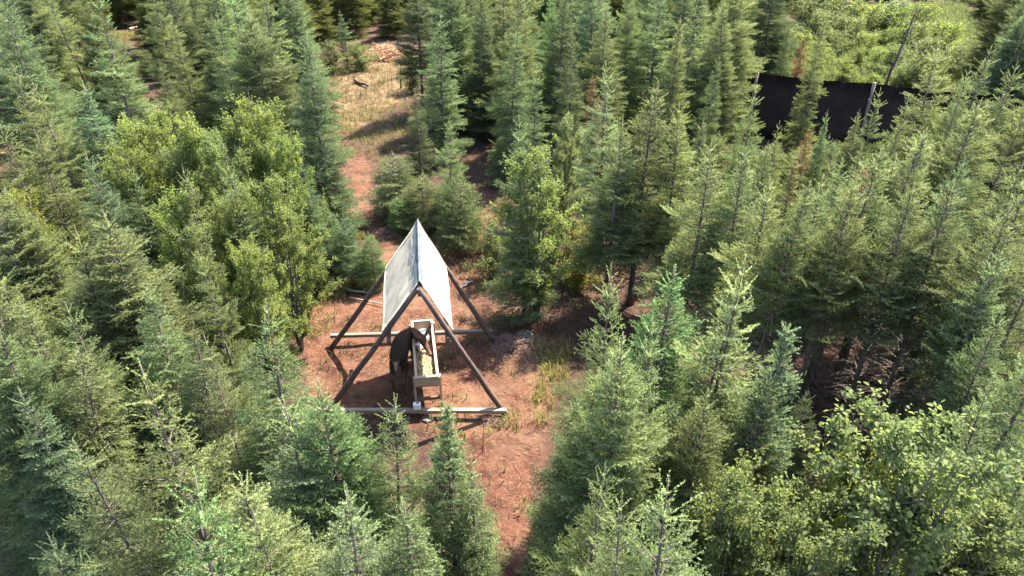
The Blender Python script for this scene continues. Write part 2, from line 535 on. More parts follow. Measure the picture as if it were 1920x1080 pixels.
PROTO = {
    "full": make_spruce(11, 4.5, 1.2, 0.05, 0.70, per=7, inter=6),
    "full2": make_spruce(12, 4.5, 1.05, 0.06, 0.80, whorl=0.22, per=7, inter=6, sag=10),
    "full3": make_spruce(21, 4.5, 1.15, 0.06, 0.78, whorl=0.26, per=6, inter=5, gap=0.2, leader=0.5, sag=6),
    "slim3": make_spruce(22, 4.5, 0.82, 0.10, 0.74, whorl=0.25, per=6, inter=4, gap=0.15, leader=0.5),
    "open": make_spruce(13, 4.5, 1.05, 0.10, 0.80, whorl=0.29, per=6, inter=4, up_top=50, gap=0.10, leader=0.55, sec=0.085),
    "slim": make_spruce(14, 4.5, 0.80, 0.06, 0.68, whorl=0.19, per=7, inter=6),
    "slim2": make_spruce(15, 4.5, 0.76, 0.08, 0.62, whorl=0.23, per=6, inter=5, sag=14, up_low=-16, gap=0.08),
    "tall": make_spruce(16, 5.0, 0.95, 0.30, 0.66, whorl=0.24, per=6, inter=5, dead=70, gap=0.10, leader=0.5),
    "tall2": make_spruce(17, 5.0, 0.85, 0.38, 0.62, whorl=0.22, per=6, inter=5, dead=75, gap=0.08),
    "lofty": make_spruce(20, 5.2, 0.95, 0.55, 0.55, whorl=0.20, per=6, inter=5, dead=95, gap=0.08, leader=0.45),
    "column": make_spruce(18, 4.0, 0.50, 0.10, 0.50, whorl=0.15, per=6, inter=5, leader=0.22, up_top=60, up_low=18),
    "young": make_spruce(19, 2.0, 0.78, 0.03, 0.62, whorl=0.15, per=6, inter=4, leader=0.28, step=0.0055),
    "birch": make_leafy(31, 4.5, 1.25, 0.050, 34000, 6, 0.04, nbf=17),
    "birch2": make_leafy(32, 4.3, 1.1, 0.050, 28000, 5, 0.04, nbf=17),
    "maple": make_leafy(33, 4.2, 1.35, 0.062, 36000, 6, 0.08, nbf=16, name="maple_tree", bark=M_BARK),
    "shrub": make_leafy(34, 1.5, 0.75, 0.05, 6000, 8, 0.05, name="leafy_shrub"),
}
PROTO["shrub"]["cat"] = "shrub"
PROTO["young"]["name"] = "young_spruce"

TINT = dict(
    olive=(0.120, 0.139, 0.069), yellow=(0.144, 0.170, 0.082), mid=(0.112, 0.145, 0.074), blue=(0.104, 0.146, 0.086),
    light=(0.136, 0.170, 0.094), dark=(0.074, 0.094, 0.052), brown=(0.16, 0.10, 0.062), lime=(0.172, 0.205, 0.080),  # dark also stands in for shade on spruces in hollows and gaps
    gold=(0.185, 0.185, 0.055), bright=(0.116, 0.174, 0.082), pale=(0.178, 0.203, 0.118))
trng = random.Random(77)

def plant(loc, kind, H, wf, tint, label, group=None, name=None):
    pr = PROTO[trng.choice({"full": ("full", "full3"), "slim": ("slim", "slim3", "slim3"), "full2": ("full2", "full3", "open")}.get(kind, (kind,)))]
    t = empty(name or pr["name"], loc)
    s = H / pr["H"]
    k1 = trng.uniform(0.9, 1.1)
    t.scale = (s * wf * 1.12 * k1, s * wf * 1.12 / k1, s)
    tl = 0.0 if kind in ("column", "young", "shrub") else 1.2
    t.rotation_euler = (R(trng.gauss(0, tl)), R(trng.gauss(0, tl)), trng.uniform(0, 6.28))
    tag(t, label, pr["cat"], group)
    base = TINT[tint]
    k = trng.uniform(0.88, 1.12)
    for nm in ("trunk", "crown"):
        o = bpy.data.objects.new(nm, pr[nm])
        o.parent = t
        o.color = (base[0] * k * trng.uniform(.94, 1.06), base[1] * k, base[2] * k * trng.uniform(.93, 1.07), 1)
        C.objects.link(o)
    return t


# ------------------------------------------------------------------ feed shelter: two pole A-frames under a white sheet roof
V3 = Vector
FR, FL, BL, BR = V3((-0.14, 9.85, 0)), V3((-3.42, 9.82, 0)), V3((-3.80, 11.87, 0)), V3((-0.39, 12.04, 0))
FA, BA = V3((-1.53, 9.84, 2.70)), V3((-1.80, 11.98, 2.77))
rs = random.Random(5)
sh = tag(empty("feed_shelter", ((FR + FL + BL + BR) / 4).to_tuple()), "open pole shelter with a steep white roof standing over the feed trough", "shelter")
shift = Matrix.Translation(-sh.location)
def own(o):
    o.data.transform(shift); return o
def pole(foot, apex):
    d = (apex - foot).normalized()
    pts, rad = [], []
    for k in range(9):
        t = -0.06 + (1.065) * k / 8
        q = foot.lerp(apex, t) + V3((rs.uniform(-.008, .008), rs.uniform(-.008, .008), 0))
        pts.append(q); rad.append(0.058 - 0.014 * k / 8 + rs.uniform(-.002, .002))
    own(MB().tube(pts, rad, 10).build("pole", M_POLE, sh))
off = V3((0, 0.05, 0))
pole(FR - off, FA - off); pole(FL + off, FA + off)
pole(BL - off, BA - off); pole(BR + off, BA + off)
# cross beams nailed to the feet
own(MB().beam((-3.62, 9.70, 0.16), (-0.10, 9.72, 0.14), 0.088, 0.075, bevel=0.008).build("crossbeam", M_BEAM, sh))
own(MB().beam((-3.83, 12.02, 0.20), (-0.42, 12.19, 0.20), 0.088, 0.075, bevel=0.008).build("crossbeam", M_BEAMD, sh))
# purlins and ridge pole
EFR, EFL = FA.lerp(FR, .37), FA.lerp(FL, .37)
EBR, EBL = BA.lerp(BR, .36), BA.lerp(BL, .36)
ydir = (BA - FA).normalized()
def purlin(a, b, r=0.04):
    own(MB().tube([a - ydir * 0.12, a.lerp(b, .5) + V3((0, 0, -.015)), b + ydir * 0.10], [r, r * .95, r * .9], 9).build("purlin", M_POLE, sh))
purlin(EFR + V3((-.10, 0, -.03)), EBR + V3((-.10, 0, -.03))); purlin(EFL + V3((.10, 0, -.03)), EBL + V3((.10, 0, -.03)))
own(MB().tube([FA + V3((0, -.02, -.13)), BA + V3((0, .10, -.13))], [0.04, 0.038], 9).build("ridge_pole", M_POLE, sh))
# roof sheets
m, nt, p = mat("white_roof_sheet")
oc = objcoord(nt)
nz = noise(nt, 3.0, 5, 0.6, oc)
mp = N(nt, "ShaderNodeMapping"); mp.inputs["Scale"].default_value = (9, 1.0, 1.0); nt.links.new(oc, mp.inputs[0])
stk = noise(nt, 2.4, 4, 0.6, mp.outputs[0])
c = ramp(nt, nz, [(0.32, (0.52, 0.46, 0.36)), (0.55, (0.72, 0.66, 0.54)), (0.8, (0.82, 0.77, 0.66))])
c = mixc(nt, c, ramp(nt, stk, [(0.3, (0.84, 0.87, 0.83)), (0.6, (1, 1, 1))]), 0.7, 'MULTIPLY')
nt.links.new(c, p.inputs["Base Color"]); p.inputs["Roughness"].default_value = 0.45
bump(nt, p, nz, 0.25, 0.02)
M_SHEET = m
def sheet(a0, a1, e0, e1, nrm, name, mt, lift, wav, thick, ns=26, ntt=14, edge=None):
    bm = bmesh.new(); g = []
    for i in range(ns + 1):
        row = []
        for j in range(ntt + 1):
            s, t = i / ns, j / ntt
            tt = t * (edge(s) if edge else 1.0)
            q = a0.lerp(a1, s).lerp(e0.lerp(e1, s), tt)
            w = wav * (math.sin(s * 9 + t * 2) * .5 + math.sin(s * 21 + 1 + t) * .25 + math.sin(t * 7 + s * 3) * .35) * min(1, 3 * t + .15)
            row.append(bm.verts.new(q + V3((0, 0, lift / nrm.z)) + nrm * w))
        g.append(row)
    for i in range(ns):
        for j in range(ntt):
            bm.faces.new((g[i][j], g[i + 1][j], g[i + 1][j + 1], g[i][j + 1])).smooth = True
    bmesh.ops.solidify(bm, geom=list(bm.faces), thickness=thick)
    mb = MB(); mb.bm.free(); mb.bm = bm
    return own(mb.build(name, mt, sh))
nR = ydir.cross(EFR - FA); nR = (nR if nR.z > 0 else -nR).normalized()
nL = ydir.cross(EFL - FA); nL = (nL if nL.z > 0 else -nL).normalized()
f0, b0 = ydir * 0.055, ydir * 0.10
up = V3((0, 0, 0))
sheet(FA + f0 + up, BA + b0 + up, EFR + f0, EBR + b0, nR, "roof_sheet", M_SHEET, 0.045, 0.012, 0.008)
sheet(FA + f0 + up, BA + b0 + up, EFL + f0, EBL + b0, nL, "roof_sheet", M_SHEET, 0.045, 0.014, 0.008)
m, nt, p = mat("grey_ridge_metal")
nz = noise(nt, 7, 4, 0.6, objcoord(nt))
nt.links.new(ramp(nt, nz, [(0.3, (0.20, 0.22, 0.21)), (0.7, (0.33, 0.35, 0.33))]), p.inputs["Base Color"])
p.inputs["Roughness"].default_value = 0.5; p.inputs["Metallic"].default_value = 0.2
M_CAP = m
upc = V3((0, 0, 0))
sheet(FA + f0 * .4 + upc, BA + b0 * 1.1 + upc, EFL, EBL, nL, "ridge_cap", M_CAP, 0.056, 0.006, 0.005, 30, 4,
      edge=lambda s: 0.17 + 0.03 * math.sin(11 * s) + 0.02 * math.sin(23 * s + 1) + (0.05 if 0.2 < s < .45 else 0))
sheet(FA + f0 * .4 + upc, BA + b0 * 1.1 + upc, EFR, EBR, nR, "ridge_cap", M_CAP, 0.056, 0.004, 0.005, 30, 4,
      edge=lambda s: 0.13 + 0.015 * math.sin(9 * s))

# ------------------------------------------------------------------ feed trough
TF, TB = V3((-1.535, 9.90, 0)), V3((-1.84, 11.75, 0))
tx = (TB - TF).normalized(); ty = V3((0, 0, 1)).cross(tx)           # along the trough, to its left
TL, TW, TZ, TD = (TB - TF).length, 0.42, 0.76, 0.19
tro = tag(empty("feed_trough", ((TF + TB) / 2).to_tuple()), "long narrow wooden feed trough on legs under the white roof", "trough")
rot = Matrix((tx, ty, V3((0, 0, 1)))).transposed()
tm = Matrix.Translation((TF + TB) / 2) @ rot.to_4x4()
tro.matrix_world = tm
L_ = MB
for s in (1, -1):
    MB().box((0, s * (TW / 2 - .018), TZ - TD / 2), (TL - .074, .036, TD), bevel=.004).build("side_board", M_LUMBERD, tro)
    MB().box((0, s * (TW / 2 - .016), TZ + .010), (TL + .02, .050, .018), bevel=.004).build("rim_rail", M_LUMBER, tro)
for s in (1, -1):
    MB().box((s * (TL / 2 - .018), 0, TZ - TD / 2 - .005), (.036, TW + .05, TD - .02), bevel=.004).build("end_board", M_LUMBER, tro)
    MB().box((s * (TL / 2 - .015), 0, TZ + .012), (.050, TW - .05, .018), bevel=.004).build("rim_rail", M_LUMBER, tro)
MB().box((0, 0, TZ - TD - .012), (TL - .02, TW - .02, .022)).build("floor_board", M_LUMBERD, tro)
for sx in (1, -1):
    for sy in (1, -1):
        MB().box((sx * (TL / 2 - .075), sy * (TW / 2 + .024), TZ / 2 - .03), (.07, .042, TZ + .02 - .0), bevel=.004).build("leg", M_LUMBER, tro)
MB().box((-TL / 2 + .075, 0, .22), (.04, TW + .02, .07), bevel=.004).build("brace", M_LUMBERD, tro)
MB().box((TL / 2 - .075, 0, .22), (.04, TW + .02, .07), bevel=.004).build("brace", M_LUMBERD, tro)

# heap of feed and the pale blocks in the trough
m, nt, p = mat("straw_coloured_feed")
oc = objcoord(nt)
n1, n2 = noise(nt, 28, 5, .7, oc), noise(nt, 90, 4, .7, oc)
c = ramp(nt, n1, [(0.32, (0.16, 0.11, 0.05)), (0.5, (0.34, 0.27, 0.14)), (0.7, (0.48, 0.40, 0.25))])
nt.links.new(mixc(nt, c, ramp(nt, n2, [(0.3, (.6, .6, .6)), (.7, (1.25, 1.2, 1.1))]), .6, 'MULTIPLY'), p.inputs["Base Color"])
p.inputs["Roughness"].default_value = .95; bump(nt, p, n2, .8, .02)
rng = np.random.default_rng(3)
nx_, ny_ = 60, 22
bm = bmesh.new(); g = []
fl, fw = TL * .57, TW - .076
for i in range(nx_ + 1):
    row = []
    for j in range(ny_ + 1):
        u, w = i / nx_, j / ny_
        x = -TL / 2 + .038 + fl * u; y = (w - .5) * fw
        hgt = .105 * (1 - max(0, (u - .7) / .3) ** 1.5) * (0.75 + .25 * math.sin(math.pi * w)) + .02 * math.sin(17 * u + 3 * w) * math.sin(9 * w + 4 * u) + .016 * math.sin(41 * u + 5 * w) * math.sin(23 * w + 13 * u) + rng.uniform(-.016, .016)
        row.append(bm.verts.new((x, y, TZ - TD + max(.002, hgt))))
    g.append(row)
for i in range(nx_):
    for j in range(ny_):
        bm.faces.new((g[i][j], g[i + 1][j], g[i + 1][j + 1], g[i][j + 1]))
b_ = bmesh.ops.extrude_edge_only(bm, edges=[e for e in bm.edges if e.is_boundary])
for v in [q for q in b_["geom"] if isinstance(q, bmesh.types.BMVert)]: v.co.z = TZ - TD + .0005
mb = MB(); mb.bm.free(); mb.bm = bm
feed = mb.build("feed_heap", m)
feed.matrix_world = tm
tag(feed, "heap of straw coloured feed filling the near half of the trough", "feed")
m, nt, p = mat("pale_mineral")
nz = noise(nt, 9, 5, .6, objcoord(nt))
nt.links.new(ramp(nt, nz, [(0.3, (.55, .47, .42)), (.65, (.80, .75, .70))]), p.inputs["Base Color"]); p.inputs["Roughness"].default_value = .7
bump(nt, p, nz, .5, .02)
M_SALT = m
rb = random.Random(9)
o = MB().box((TL / 2 - .33, .01, TZ - TD + .05), (.36, .25, .10), Matrix.Rotation(.1, 3, 'Z'), .02, .012, rb).build("mineral_block", M_SALT)
o.matrix_world = tm; tag(o, "large pale pinkish block at the far end inside the trough", "block")
o = MB().box((TL / 2 - .66, .05, TZ - TD + .045), (.17, .20, .09), Matrix.Rotation(.5, 3, 'Z'), .025, .012, rb).build("mineral_block", M_SALT)
o.matrix_world = tm; tag(o, "smaller pale block in the trough beside the feed heap, under the deer's muzzle", "block")

# white box with a dark mark on the front beam
m, nt, p = mat("white_box_plastic"); p.inputs["Base Color"].default_value = (.78, .77, .73, 1); p.inputs["Roughness"].default_value = .5
mk, nt, p = mat("dark_mark"); p.inputs["Base Color"].default_value = (.05, .045, .04, 1); p.inputs["Roughness"].default_value = .6
q = at(782, 758, .28)
wb = tag(empty("white_box", (q.x, 9.715, .196)), "small white box with a dark mark sitting on the front beam", "box")
wb.rotation_euler = (0, 0, .06)
MB().box((0, 0, .062), (.135, .085, .124), bevel=.008).build("case", m, wb)
mm = MB(); mm.box((.012, .004, .1262), (.055, .034, .003))
mm.build("dark_mark", mk, wb)

# ------------------------------------------------------------------ deer
def deer():
    J = {}
    def j(n, p_, r, par): J[n] = (V3(p_), r, par)
    P = at(746, 662, .80); Cc = at(754, 635, .80)
    f = V3((Cc.x - P.x, Cc.y - P.y, 0)).normalized(); l = V3((-f.y, f.x, 0))
    P = V3((P.x, P.y, 0)); P.z = 0
    def w(x, y, z): return P + f * x + l * y + V3((0, 0, z))
    j("pelvis", w(0, 0, .80), .225, None)
    j("loin", w(.22, 0, .79), .228, "pelvis"); j("rib", w(.45, 0, .755), .245, "loin"); j("chest", w(.68, 0, .77), .205, "rib")
    j("rump", w(-.17, 0, .76), .14, "pelvis"); j("tail1", w(-.275, 0, .74), .038, "rump"); j("tail2", w(-.31, 0, .60), .02, "tail1")
    # neck swung to the right over the rim, head down in the trough
    hb = at(791, 634, .88); mz = at(807, 665, .69)
    sh_ = w(.74, -.10, .80)
    j("neck0", sh_, .125, "chest"); j("neck1", sh_.lerp(hb, .5) + V3((0, .03, .0)), .105, "neck0"); j("poll", hb, .090, "neck1")
    j("brow", hb.lerp(mz, .33), .085, "poll"); j("bridge", hb.lerp(mz, .66), .052, "brow"); j("muzzle", mz, .038, "bridge"); j("nose", hb.lerp(mz, 1.1), .026, "muzzle")
    hd = (mz - hb).normalized(); hs = hd.cross(V3((0, 0, 1))).normalized(); hu = hs.cross(hd).normalized()
    for s, nm in ((1, "r"), (-1, "l")):
        j("ear0" + nm, hb + hs * s * .06 + hu * .05, .030, "poll")
        j("ear1" + nm, hb + hs * s * .14 + hu * .13 - hd * .05, .052, "ear0" + nm)
        j("ear2" + nm, hb + hs * s * .20 + hu * .25 - hd * .09, .014, "ear1" + nm)
    for s, nm, dx in ((1, "L", 0.0), (-1, "R", -.10)):
        j("hip" + nm, w(-.08, s * .10, .66), .125, "pelvis"); j("stifle" + nm, w(.03 + dx * .6, s * .125, .52), .078, "hip" + nm)
        j("hock" + nm, w(-.20 + dx, s * .115, .33), .036, "stifle" + nm); j("hshank" + nm, w(-.175 + dx, s * .115, .14), .024, "hock" + nm)
        j("hfet" + nm, w(-.15 + dx, s * .115, .065), .029, "hshank" + nm); j("hhoof" + nm, w(-.105 + dx, s * .115, .016), .026, "hfet" + nm)
        j("shoulder" + nm, w(.66, s * .10, .62), .095, "chest"); j("elbow" + nm, w(.60 - dx, s * .115, .50), .058, "shoulder" + nm)
        j("knee" + nm, w(.63 - dx, s * .115, .29), .034, "elbow" + nm); j("fshank" + nm, w(.62 - dx, s * .115, .12), .023, "knee" + nm)
        j("ffet" + nm, w(.63 - dx, s * .115, .06), .027, "fshank" + nm); j("fhoof" + nm, w(.67 - dx, s * .115, .015), .024, "ffet" + nm)
    names = list(J)
    me = bpy.data.meshes.new("deer_skeleton")
    me.from_pydata([J[n][0] for n in names], [(names.index(J[n][2]), i) for i, n in enumerate(names) if J[n][2]], [])
    o = bpy.data.objects.new("deer_skeleton", me); C.objects.link(o)
    sk = o.modifiers.new("skin", 'SKIN'); sk.use_smooth_shade = True; sk.branch_smoothing = .6
    sub = o.modifiers.new("sub", 'SUBSURF'); sub.levels = 2; sub.render_levels = 2
    lay = me.skin_vertices[0].data
    for i, n in enumerate(names):
        lay[i].radius = (J[n][1], J[n][1]); lay[i].use_root = (n == "pelvis")
    bpy.context.view_layer.update()
    dg = bpy.context.evaluated_depsgraph_get()
    out = bpy.data.meshes.new_from_object(o.evaluated_get(dg))
    bpy.data.objects.remove(o)
    # eyes, part of the same body mesh
    bm = bmesh.new(); bm.from_mesh(out)
    nb = len(bm.verts)
    for s in (1, -1):
        c_ = hb.lerp(mz, .36) + hs * s * .058 + hu * .03
        bmesh.ops.create_uvsphere(bm, u_segments=10, v_segments=8, radius=.017, matrix=Matrix.Translation(c_))
    bm.to_mesh(out); bm.free()
    col = out.color_attributes.new("coat", 'FLOAT_COLOR', 'POINT')
    back, flank, red, white, leg, blk = (.030, .019, .014), (.048, .030, .021), (.085, .042, .026), (.34, .29, .25), (.095, .062, .044), (.015, .012, .01)
    pal = {}
    for n in names:
        if n.startswith(("neck1", "poll", "brow", "bridge")): pal[n] = red
        elif n.startswith(("neck0",)): pal[n] = (.085, .042, .026)
        elif n.startswith("ear"): pal[n] = (.13, .085, .062)
        elif n.startswith(("nose", "hhoof", "fhoof")): pal[n] = blk
        elif n.startswith(("muzzle",)): pal[n] = (.12, .07, .05)
        elif n.startswith(("tail",)): pal[n] = white
        elif n.startswith(("hip", "shoulder", "elbow", "stifle")): pal[n] = flank
        elif n.startswith(("hock", "hshank", "knee", "fshank", "hfet", "ffet")): pal[n] = leg
        else: pal[n] = back
    jp = np.array([J[n][0] for n in names]); jr = np.array([J[n][1] for n in names]); jc = np.array([pal[n] for n in names])
    co = np.empty(len(out.vertices) * 3, np.float32); out.vertices.foreach_get("co", co); co = co.reshape(-1, 3)
    d = np.linalg.norm(co[:, None] - jp[None], axis=2) / (jr[None] + .03)
    wgt = 1 / (d ** 6 + 1e-4); wgt /= wgt.sum(1, keepdims=True)
    cc = wgt @ jc
    loc = co - np.array(P); xf = loc @ np.array(f); zl = co[:, 2]
    rumpw = np.clip((-.17 - xf) / .08, 0, 1) * np.clip((zl - .42) / .08, 0, 1) * np.clip((.80 - zl) / .06, 0, 1)
    cc = cc * (1 - rumpw[:, None]) + np.array((.24, .20, .165)) * rumpw[:, None]
    bell = np.clip((.58 - zl) / .06, 0, 1) * ((xf > .1) & (xf < .55))
    cc = cc * (1 - .7 * bell[:, None]) + np.array((.12, .09, .07)) * .7 * bell[:, None]
    cc[nb:] = (.01, .008, .007)
    buf = np.concatenate([cc, np.ones((len(cc), 1))], 1).astype(np.float32)
    col.data.foreach_set("color", buf.ravel())
    m, nt, p = mat("deer_coat")
    a = N(nt, "ShaderNodeAttribute", attribute_name="coat")
    nz = noise(nt, 60, 5, .7, objcoord(nt))
    nt.links.new(mixc(nt, a.outputs["Color"], ramp(nt, nz, [(.3, (.7, .7, .7)), (.7, (1.3, 1.28, 1.25))]), .7, 'MULTIPLY'), p.inputs["Base Color"])
    p.inputs["Roughness"].default_value = .75; p.inputs["Specular IOR Level"].default_value = .1
    bump(nt, p, nz, .4, .01)
    origin = w(.25, 0, 0)
    out.transform(Matrix.Translation(-origin))
    out.name = "deer"
    o = link("deer", out, m)
    o.location = origin
    tag(o, "dark brown deer standing left of the trough with its head lowered into it", "deer")
deer()

# ------------------------------------------------------------------ tall dark screen fence
m, nt, p = mat("dark_screen_cloth")
nz = noise(nt, 2.5, 4, .6, objcoord(nt))
nt.links.new(ramp(nt, nz, [(.3, (.012, .010, .012)), (.7, (.032, .022, .020))]), p.inputs["Base Color"]); p.inputs["Roughness"].default_value = .9
bump(nt, p, nz, .5, .05)
FA_, FB_ = at(1421, 135, 2.4), at(1640, 155, 2.4)
fa, fb = V3((FA_.x, FA_.y, 0)), V3((FB_.x, FB_.y, 0))
fd = (fb - fa).normalized(); flen = (fb - fa).length; fn = V3((fd.y, -fd.x, 0))
if fn.y > 0: fn = -fn                                                  # towards the camera
fen = tag(empty("screen_fence", fa.to_tuple()), "tall fence of dark screen cloth on pale posts among the spruces", "fence")
M_POST = wood_mat("brown_post_wood", (.09, .065, .05), (.22, .165, .125), 7, (1, 1, .15))
i0, i1 = -2, 4
def fpt(t, z, push=0.0): return fd * (flen * t) + V3((0, 0, z)) + fn * push
bm = bmesh.new(); rows = []
nseg = 90
for i in range(nseg + 1):
    t = i0 + (i1 - i0) * i / nseg
    fr_ = t - math.floor(t)
    sag = -.05 * math.sin(math.pi * fr_) ** 2
    rows.append([bm.verts.new(fpt(t, z if z < 2.3 else 2.36 + sag, -.02 - .035 * math.sin(t * 23 + z * 2) * math.sin(math.pi * fr_))) for z in (0.0, .6, 1.2, 1.8, 2.36)])
for a, b in zip(rows, rows[1:]):
    for k in range(4): bm.faces.new((a[k], b[k], b[k + 1], a[k + 1])).smooth = True
bmesh.ops.solidify(bm, geom=list(bm.faces), thickness=.006)
mb = MB(); mb.bm.free(); mb.bm = bm
mb.build("screen_cloth", m, fen)
for k in range(i0, i1 + 1):
    MB().tube([fpt(k, -.1, .05), fpt(k, 1.2, .055), fpt(k, 2.42, .045)], [.062, .058, .052], 9).build("post", M_POST, fen)

# ------------------------------------------------------------------ fallen wood, stones, litter
def log(px0, px1, r, label, name="fallen_log", mt=M_DEADW, z=None, twigs=0):
    a, b = at(*px0, r if z is None else z), at(*px1, r if z is None else z)
    mid = (a + b) / 2
    t = tag(empty(name, (mid.x, mid.y, 0)), label, "log" if "log" in name else "branch")
    mb = MB()
    n = 6
    pts = [a.lerp(b, k / n) - V3((mid.x, mid.y, 0)) + V3((rs.uniform(-1, 1), rs.uniform(-1, 1), rs.uniform(-.2, .4))) * r * .8 for k in range(n + 1)]
    mb.tube(pts, [r * (1.05 - .45 * k / n) for k in range(n + 1)], 8)
    mb.build("stem", mt, t)
    for k in range(twigs):
        f_ = rs.uniform(.25, .95)
        o_ = a.lerp(b, f_) - V3((mid.x, mid.y, 0))
        e = o_ + V3((rs.uniform(-.3, .3), rs.uniform(-.3, .3), rs.uniform(.02, .18))) * max(.5, (b - a).length * .5)
        MB().tube([o_, o_.lerp(e, .5) + V3((0, 0, .03)), e], [r * .55, r * .4, r * .2], 5).build("twig", mt, t)
    return t
log((838, 438), (880, 458), .045, "pale fallen pole lying just behind the roof, pointing at the tree clump", twigs=1)
log((868, 138), (902, 144), .06, "pale log lying on the forest floor right of the tall central spruce")
log((648, 543), (690, 550), .03, "thin pale stick on the ground left of the roof", "fallen_branch", twigs=1)
log((655, 558), (722, 571), .02, "bleached straight stick lying beside the left rear pole", "fallen_branch")
log((667, 150), (692, 161), .09, "dark rotten log on bare red soil in the far dry clearing", mt=M_POLE)
log((243, 55), (256, 52), .10, "short orange log glowing in the dark gap at the upper left", mt=M_DEADW)
log((862, 541), (884, 527), .018, "white bleached forked branch on red soil right of the roof", "fallen_branch", wood_mat("bleached_wood", (.55, .5, .42), (.8, .76, .68), 12), twigs=5)
log((676, 122), (692, 108), .06, "bleached bent branch below the orange brush pile", "fallen_branch", twigs=1)
log((960, 652), (1003, 618), .05, "brown broken branch on the heap beside the right rear pole", "fallen_branch", M_POLE, twigs=4)
# stones by the white box
m, nt, p = mat("pale_stone")
nz = noise(nt, 14, 5, .6, objcoord(nt)); nt.links.new(ramp(nt, nz, [(.3, (.075, .052, .04)), (.7, (.19, .145, .115))]), p.inputs["Base Color"]); p.inputs["Roughness"].default_value = .9
bump(nt, p, nz, .5, .02)
M_STONE = m
def stone(px, s, label, flat=.6):
    q = at(*px, 0)
    bm = bmesh.new(); bmesh.ops.create_icosphere(bm, subdivisions=3, radius=s)
    k = [rs.uniform(0, 6) for _ in range(3)]
    for v in bm.verts:
        w = 1 + .16 * math.sin(v.co.x / s * 2.4 + k[0]) + .14 * math.sin(v.co.y / s * 2.8 + k[1]) + .1 * math.sin(v.co.z / s * 4 + k[2])
        v.co *= w; v.co.z *= flat
    for f_ in bm.faces: f_.smooth = True
    mb = MB(); mb.bm.free(); mb.bm = bm
    o = mb.build("stone", M_STONE); o.location = (q.x, q.y, s * flat * .55)
    tag(o, label, "stone")
stone((764, 785), .055, "pale round stone before the beam, lower left of the white box")
stone((771, 776), .05, "small pale stone touching the front beam directly left of the white box")
stone((800, 786), .09, "brown flat stone in front of the beam, right of the white box", .4)
stone((985, 634), .19, "broad flat pale stone on the brown heap right of the shelter", .3)

# heaps of dead twigs
def heap(name, px, rad, hgt, n, length, thick, mt, label, cat, seed):
    r_ = random.Random(seed); q = at(*px, 0)
    mb = MB()
    for k in range(n):
        a = r_.uniform(0, 6.28); rr = rad * math.sqrt(r_.random())
        top = hgt * (1 - (rr / rad) ** 1.6)
        o_ = V3((math.cos(a) * rr, math.sin(a) * rr * .8, r_.uniform(0.005, top + .02)))
        d = V3((r_.gauss(0, 1), r_.gauss(0, 1), r_.gauss(0, .22))).normalized() * length * r_.uniform(.4, 1.2)
        p0 = o_ - d / 2; p1 = o_ + d / 2
        p0.z = max(.004, p0.z); p1.z = max(.004, p1.z)
        th = thick * r_.uniform(.4, 1.4)
        mb.tube([p0, o_ + V3((r_.gauss(0, .02), r_.gauss(0, .02), r_.uniform(0, .02))), p1], [th, th * .8, th * .4], 4, False)
    o = mb.build(name, mt); o.location = (q.x, q.y, 0)
    tag(o, label, cat)
M_ORANGE = wood_mat("orange_dry_brush", (.22, .11, .055), (.55, .33, .18), 9)
M_TWIG = wood_mat("brown_dead_twigs", (.10, .055, .04), (.27, .16, .115), 12)
heap("brush_pile", (722, 108), 1.15, .75, 420, .8, .018, M_ORANGE, "orange heap of dry brush at the top of the far clearing", "brush pile", 1)
heap("brush_pile", (975, 650), .62, .16, 420, .34, .007, M_TWIG, "low brown heap of dead twigs beside the right rear pole", "brush pile", 2)
heap("brush_pile", (730, 437), .42, .14, 240, .25, .007, M_TWIG, "small brown twig heap behind the left edge of the roof", "brush pile", 3)
heap("brush_pile", (925, 785), .26, .10, 130, .25, .005, M_TWIG, "little tangle of twigs below the right end of the front beam", "brush pile", 4)

def snag(name, base, top, r, label, mt, twigs=10, z_top=None, seed=1):
    """thin dead stem from ground pixel `base` up to the point at pixel `top` over the same distance"""
    r_ = random.Random(seed)
    b = at(*base, 0); d = ray(*top); t = b.y / d.y
    e = V3((0, 0, CAM_H)) + d * t
    root = tag(empty(name, b.to_tuple()), label, "dead tree")
    e = e - b
    n = 7
    pts = [V3((0, 0, -.1))] + [e * (k / n) + V3((r_.uniform(-1, 1), r_.uniform(-1, 1), 0)) * r * .6 for k in range(1, n + 1)]
    MB().tube(pts, [r * (1 - .75 * k / n) for k in range(n + 1)], 7).build("trunk", mt, root)
    for k in range(twigs):
        f_ = r_.uniform(.3, 1)
        o_ = e * f_; L = r_.uniform(.12, .5) * (1.15 - f_ * .6)
        dd = V3((r_.gauss(0, 1), r_.gauss(0, 1), r_.gauss(.1, .4))).normalized() * L
        MB().tube([o_, o_ + dd * .5 + V3((0, 0, .02)), o_ + dd], [r * .28, r * .2, r * .1], 4, False).build("twig", mt, root)
snag("dead_tree", (1652, 178), (1722, 10), .075, "slim dark leaning dead trunk rising from behind the screen fence", M_POLE, 46, seed=2)
snag("dead_tree", (752, 165), (751, 118), .05, "short dark dead stem at the right edge of the dry clearing", M_POLE, 4, seed=3)
snag("dead_tree", (795, 352), (791, 298), .035, "short grey dead stem inside the bushy spruce clump", M_DEADW, 5, seed=4)
snag("dead_tree", (100, 520), (66, 440), .035, "bleached forked dead stem among the spruces at the left edge", M_DEADW, 14, seed=5)
snag("dead_tree", (132, 330), (105, 250), .04, "grey dead twiggy top between the olive spruces at upper left", M_DEADW, 22, seed=6)
snag("bare_sapling", (905, 846), (908, 782), .008, "thin bare stalk standing on the path below the front beam", M_POLE, 0, seed=7)
snag("bare_sapling", (873, 915), (889, 852), .009, "thin dark leaning stalk beside the slim foreground spruce", M_POLE, 2, seed=8)
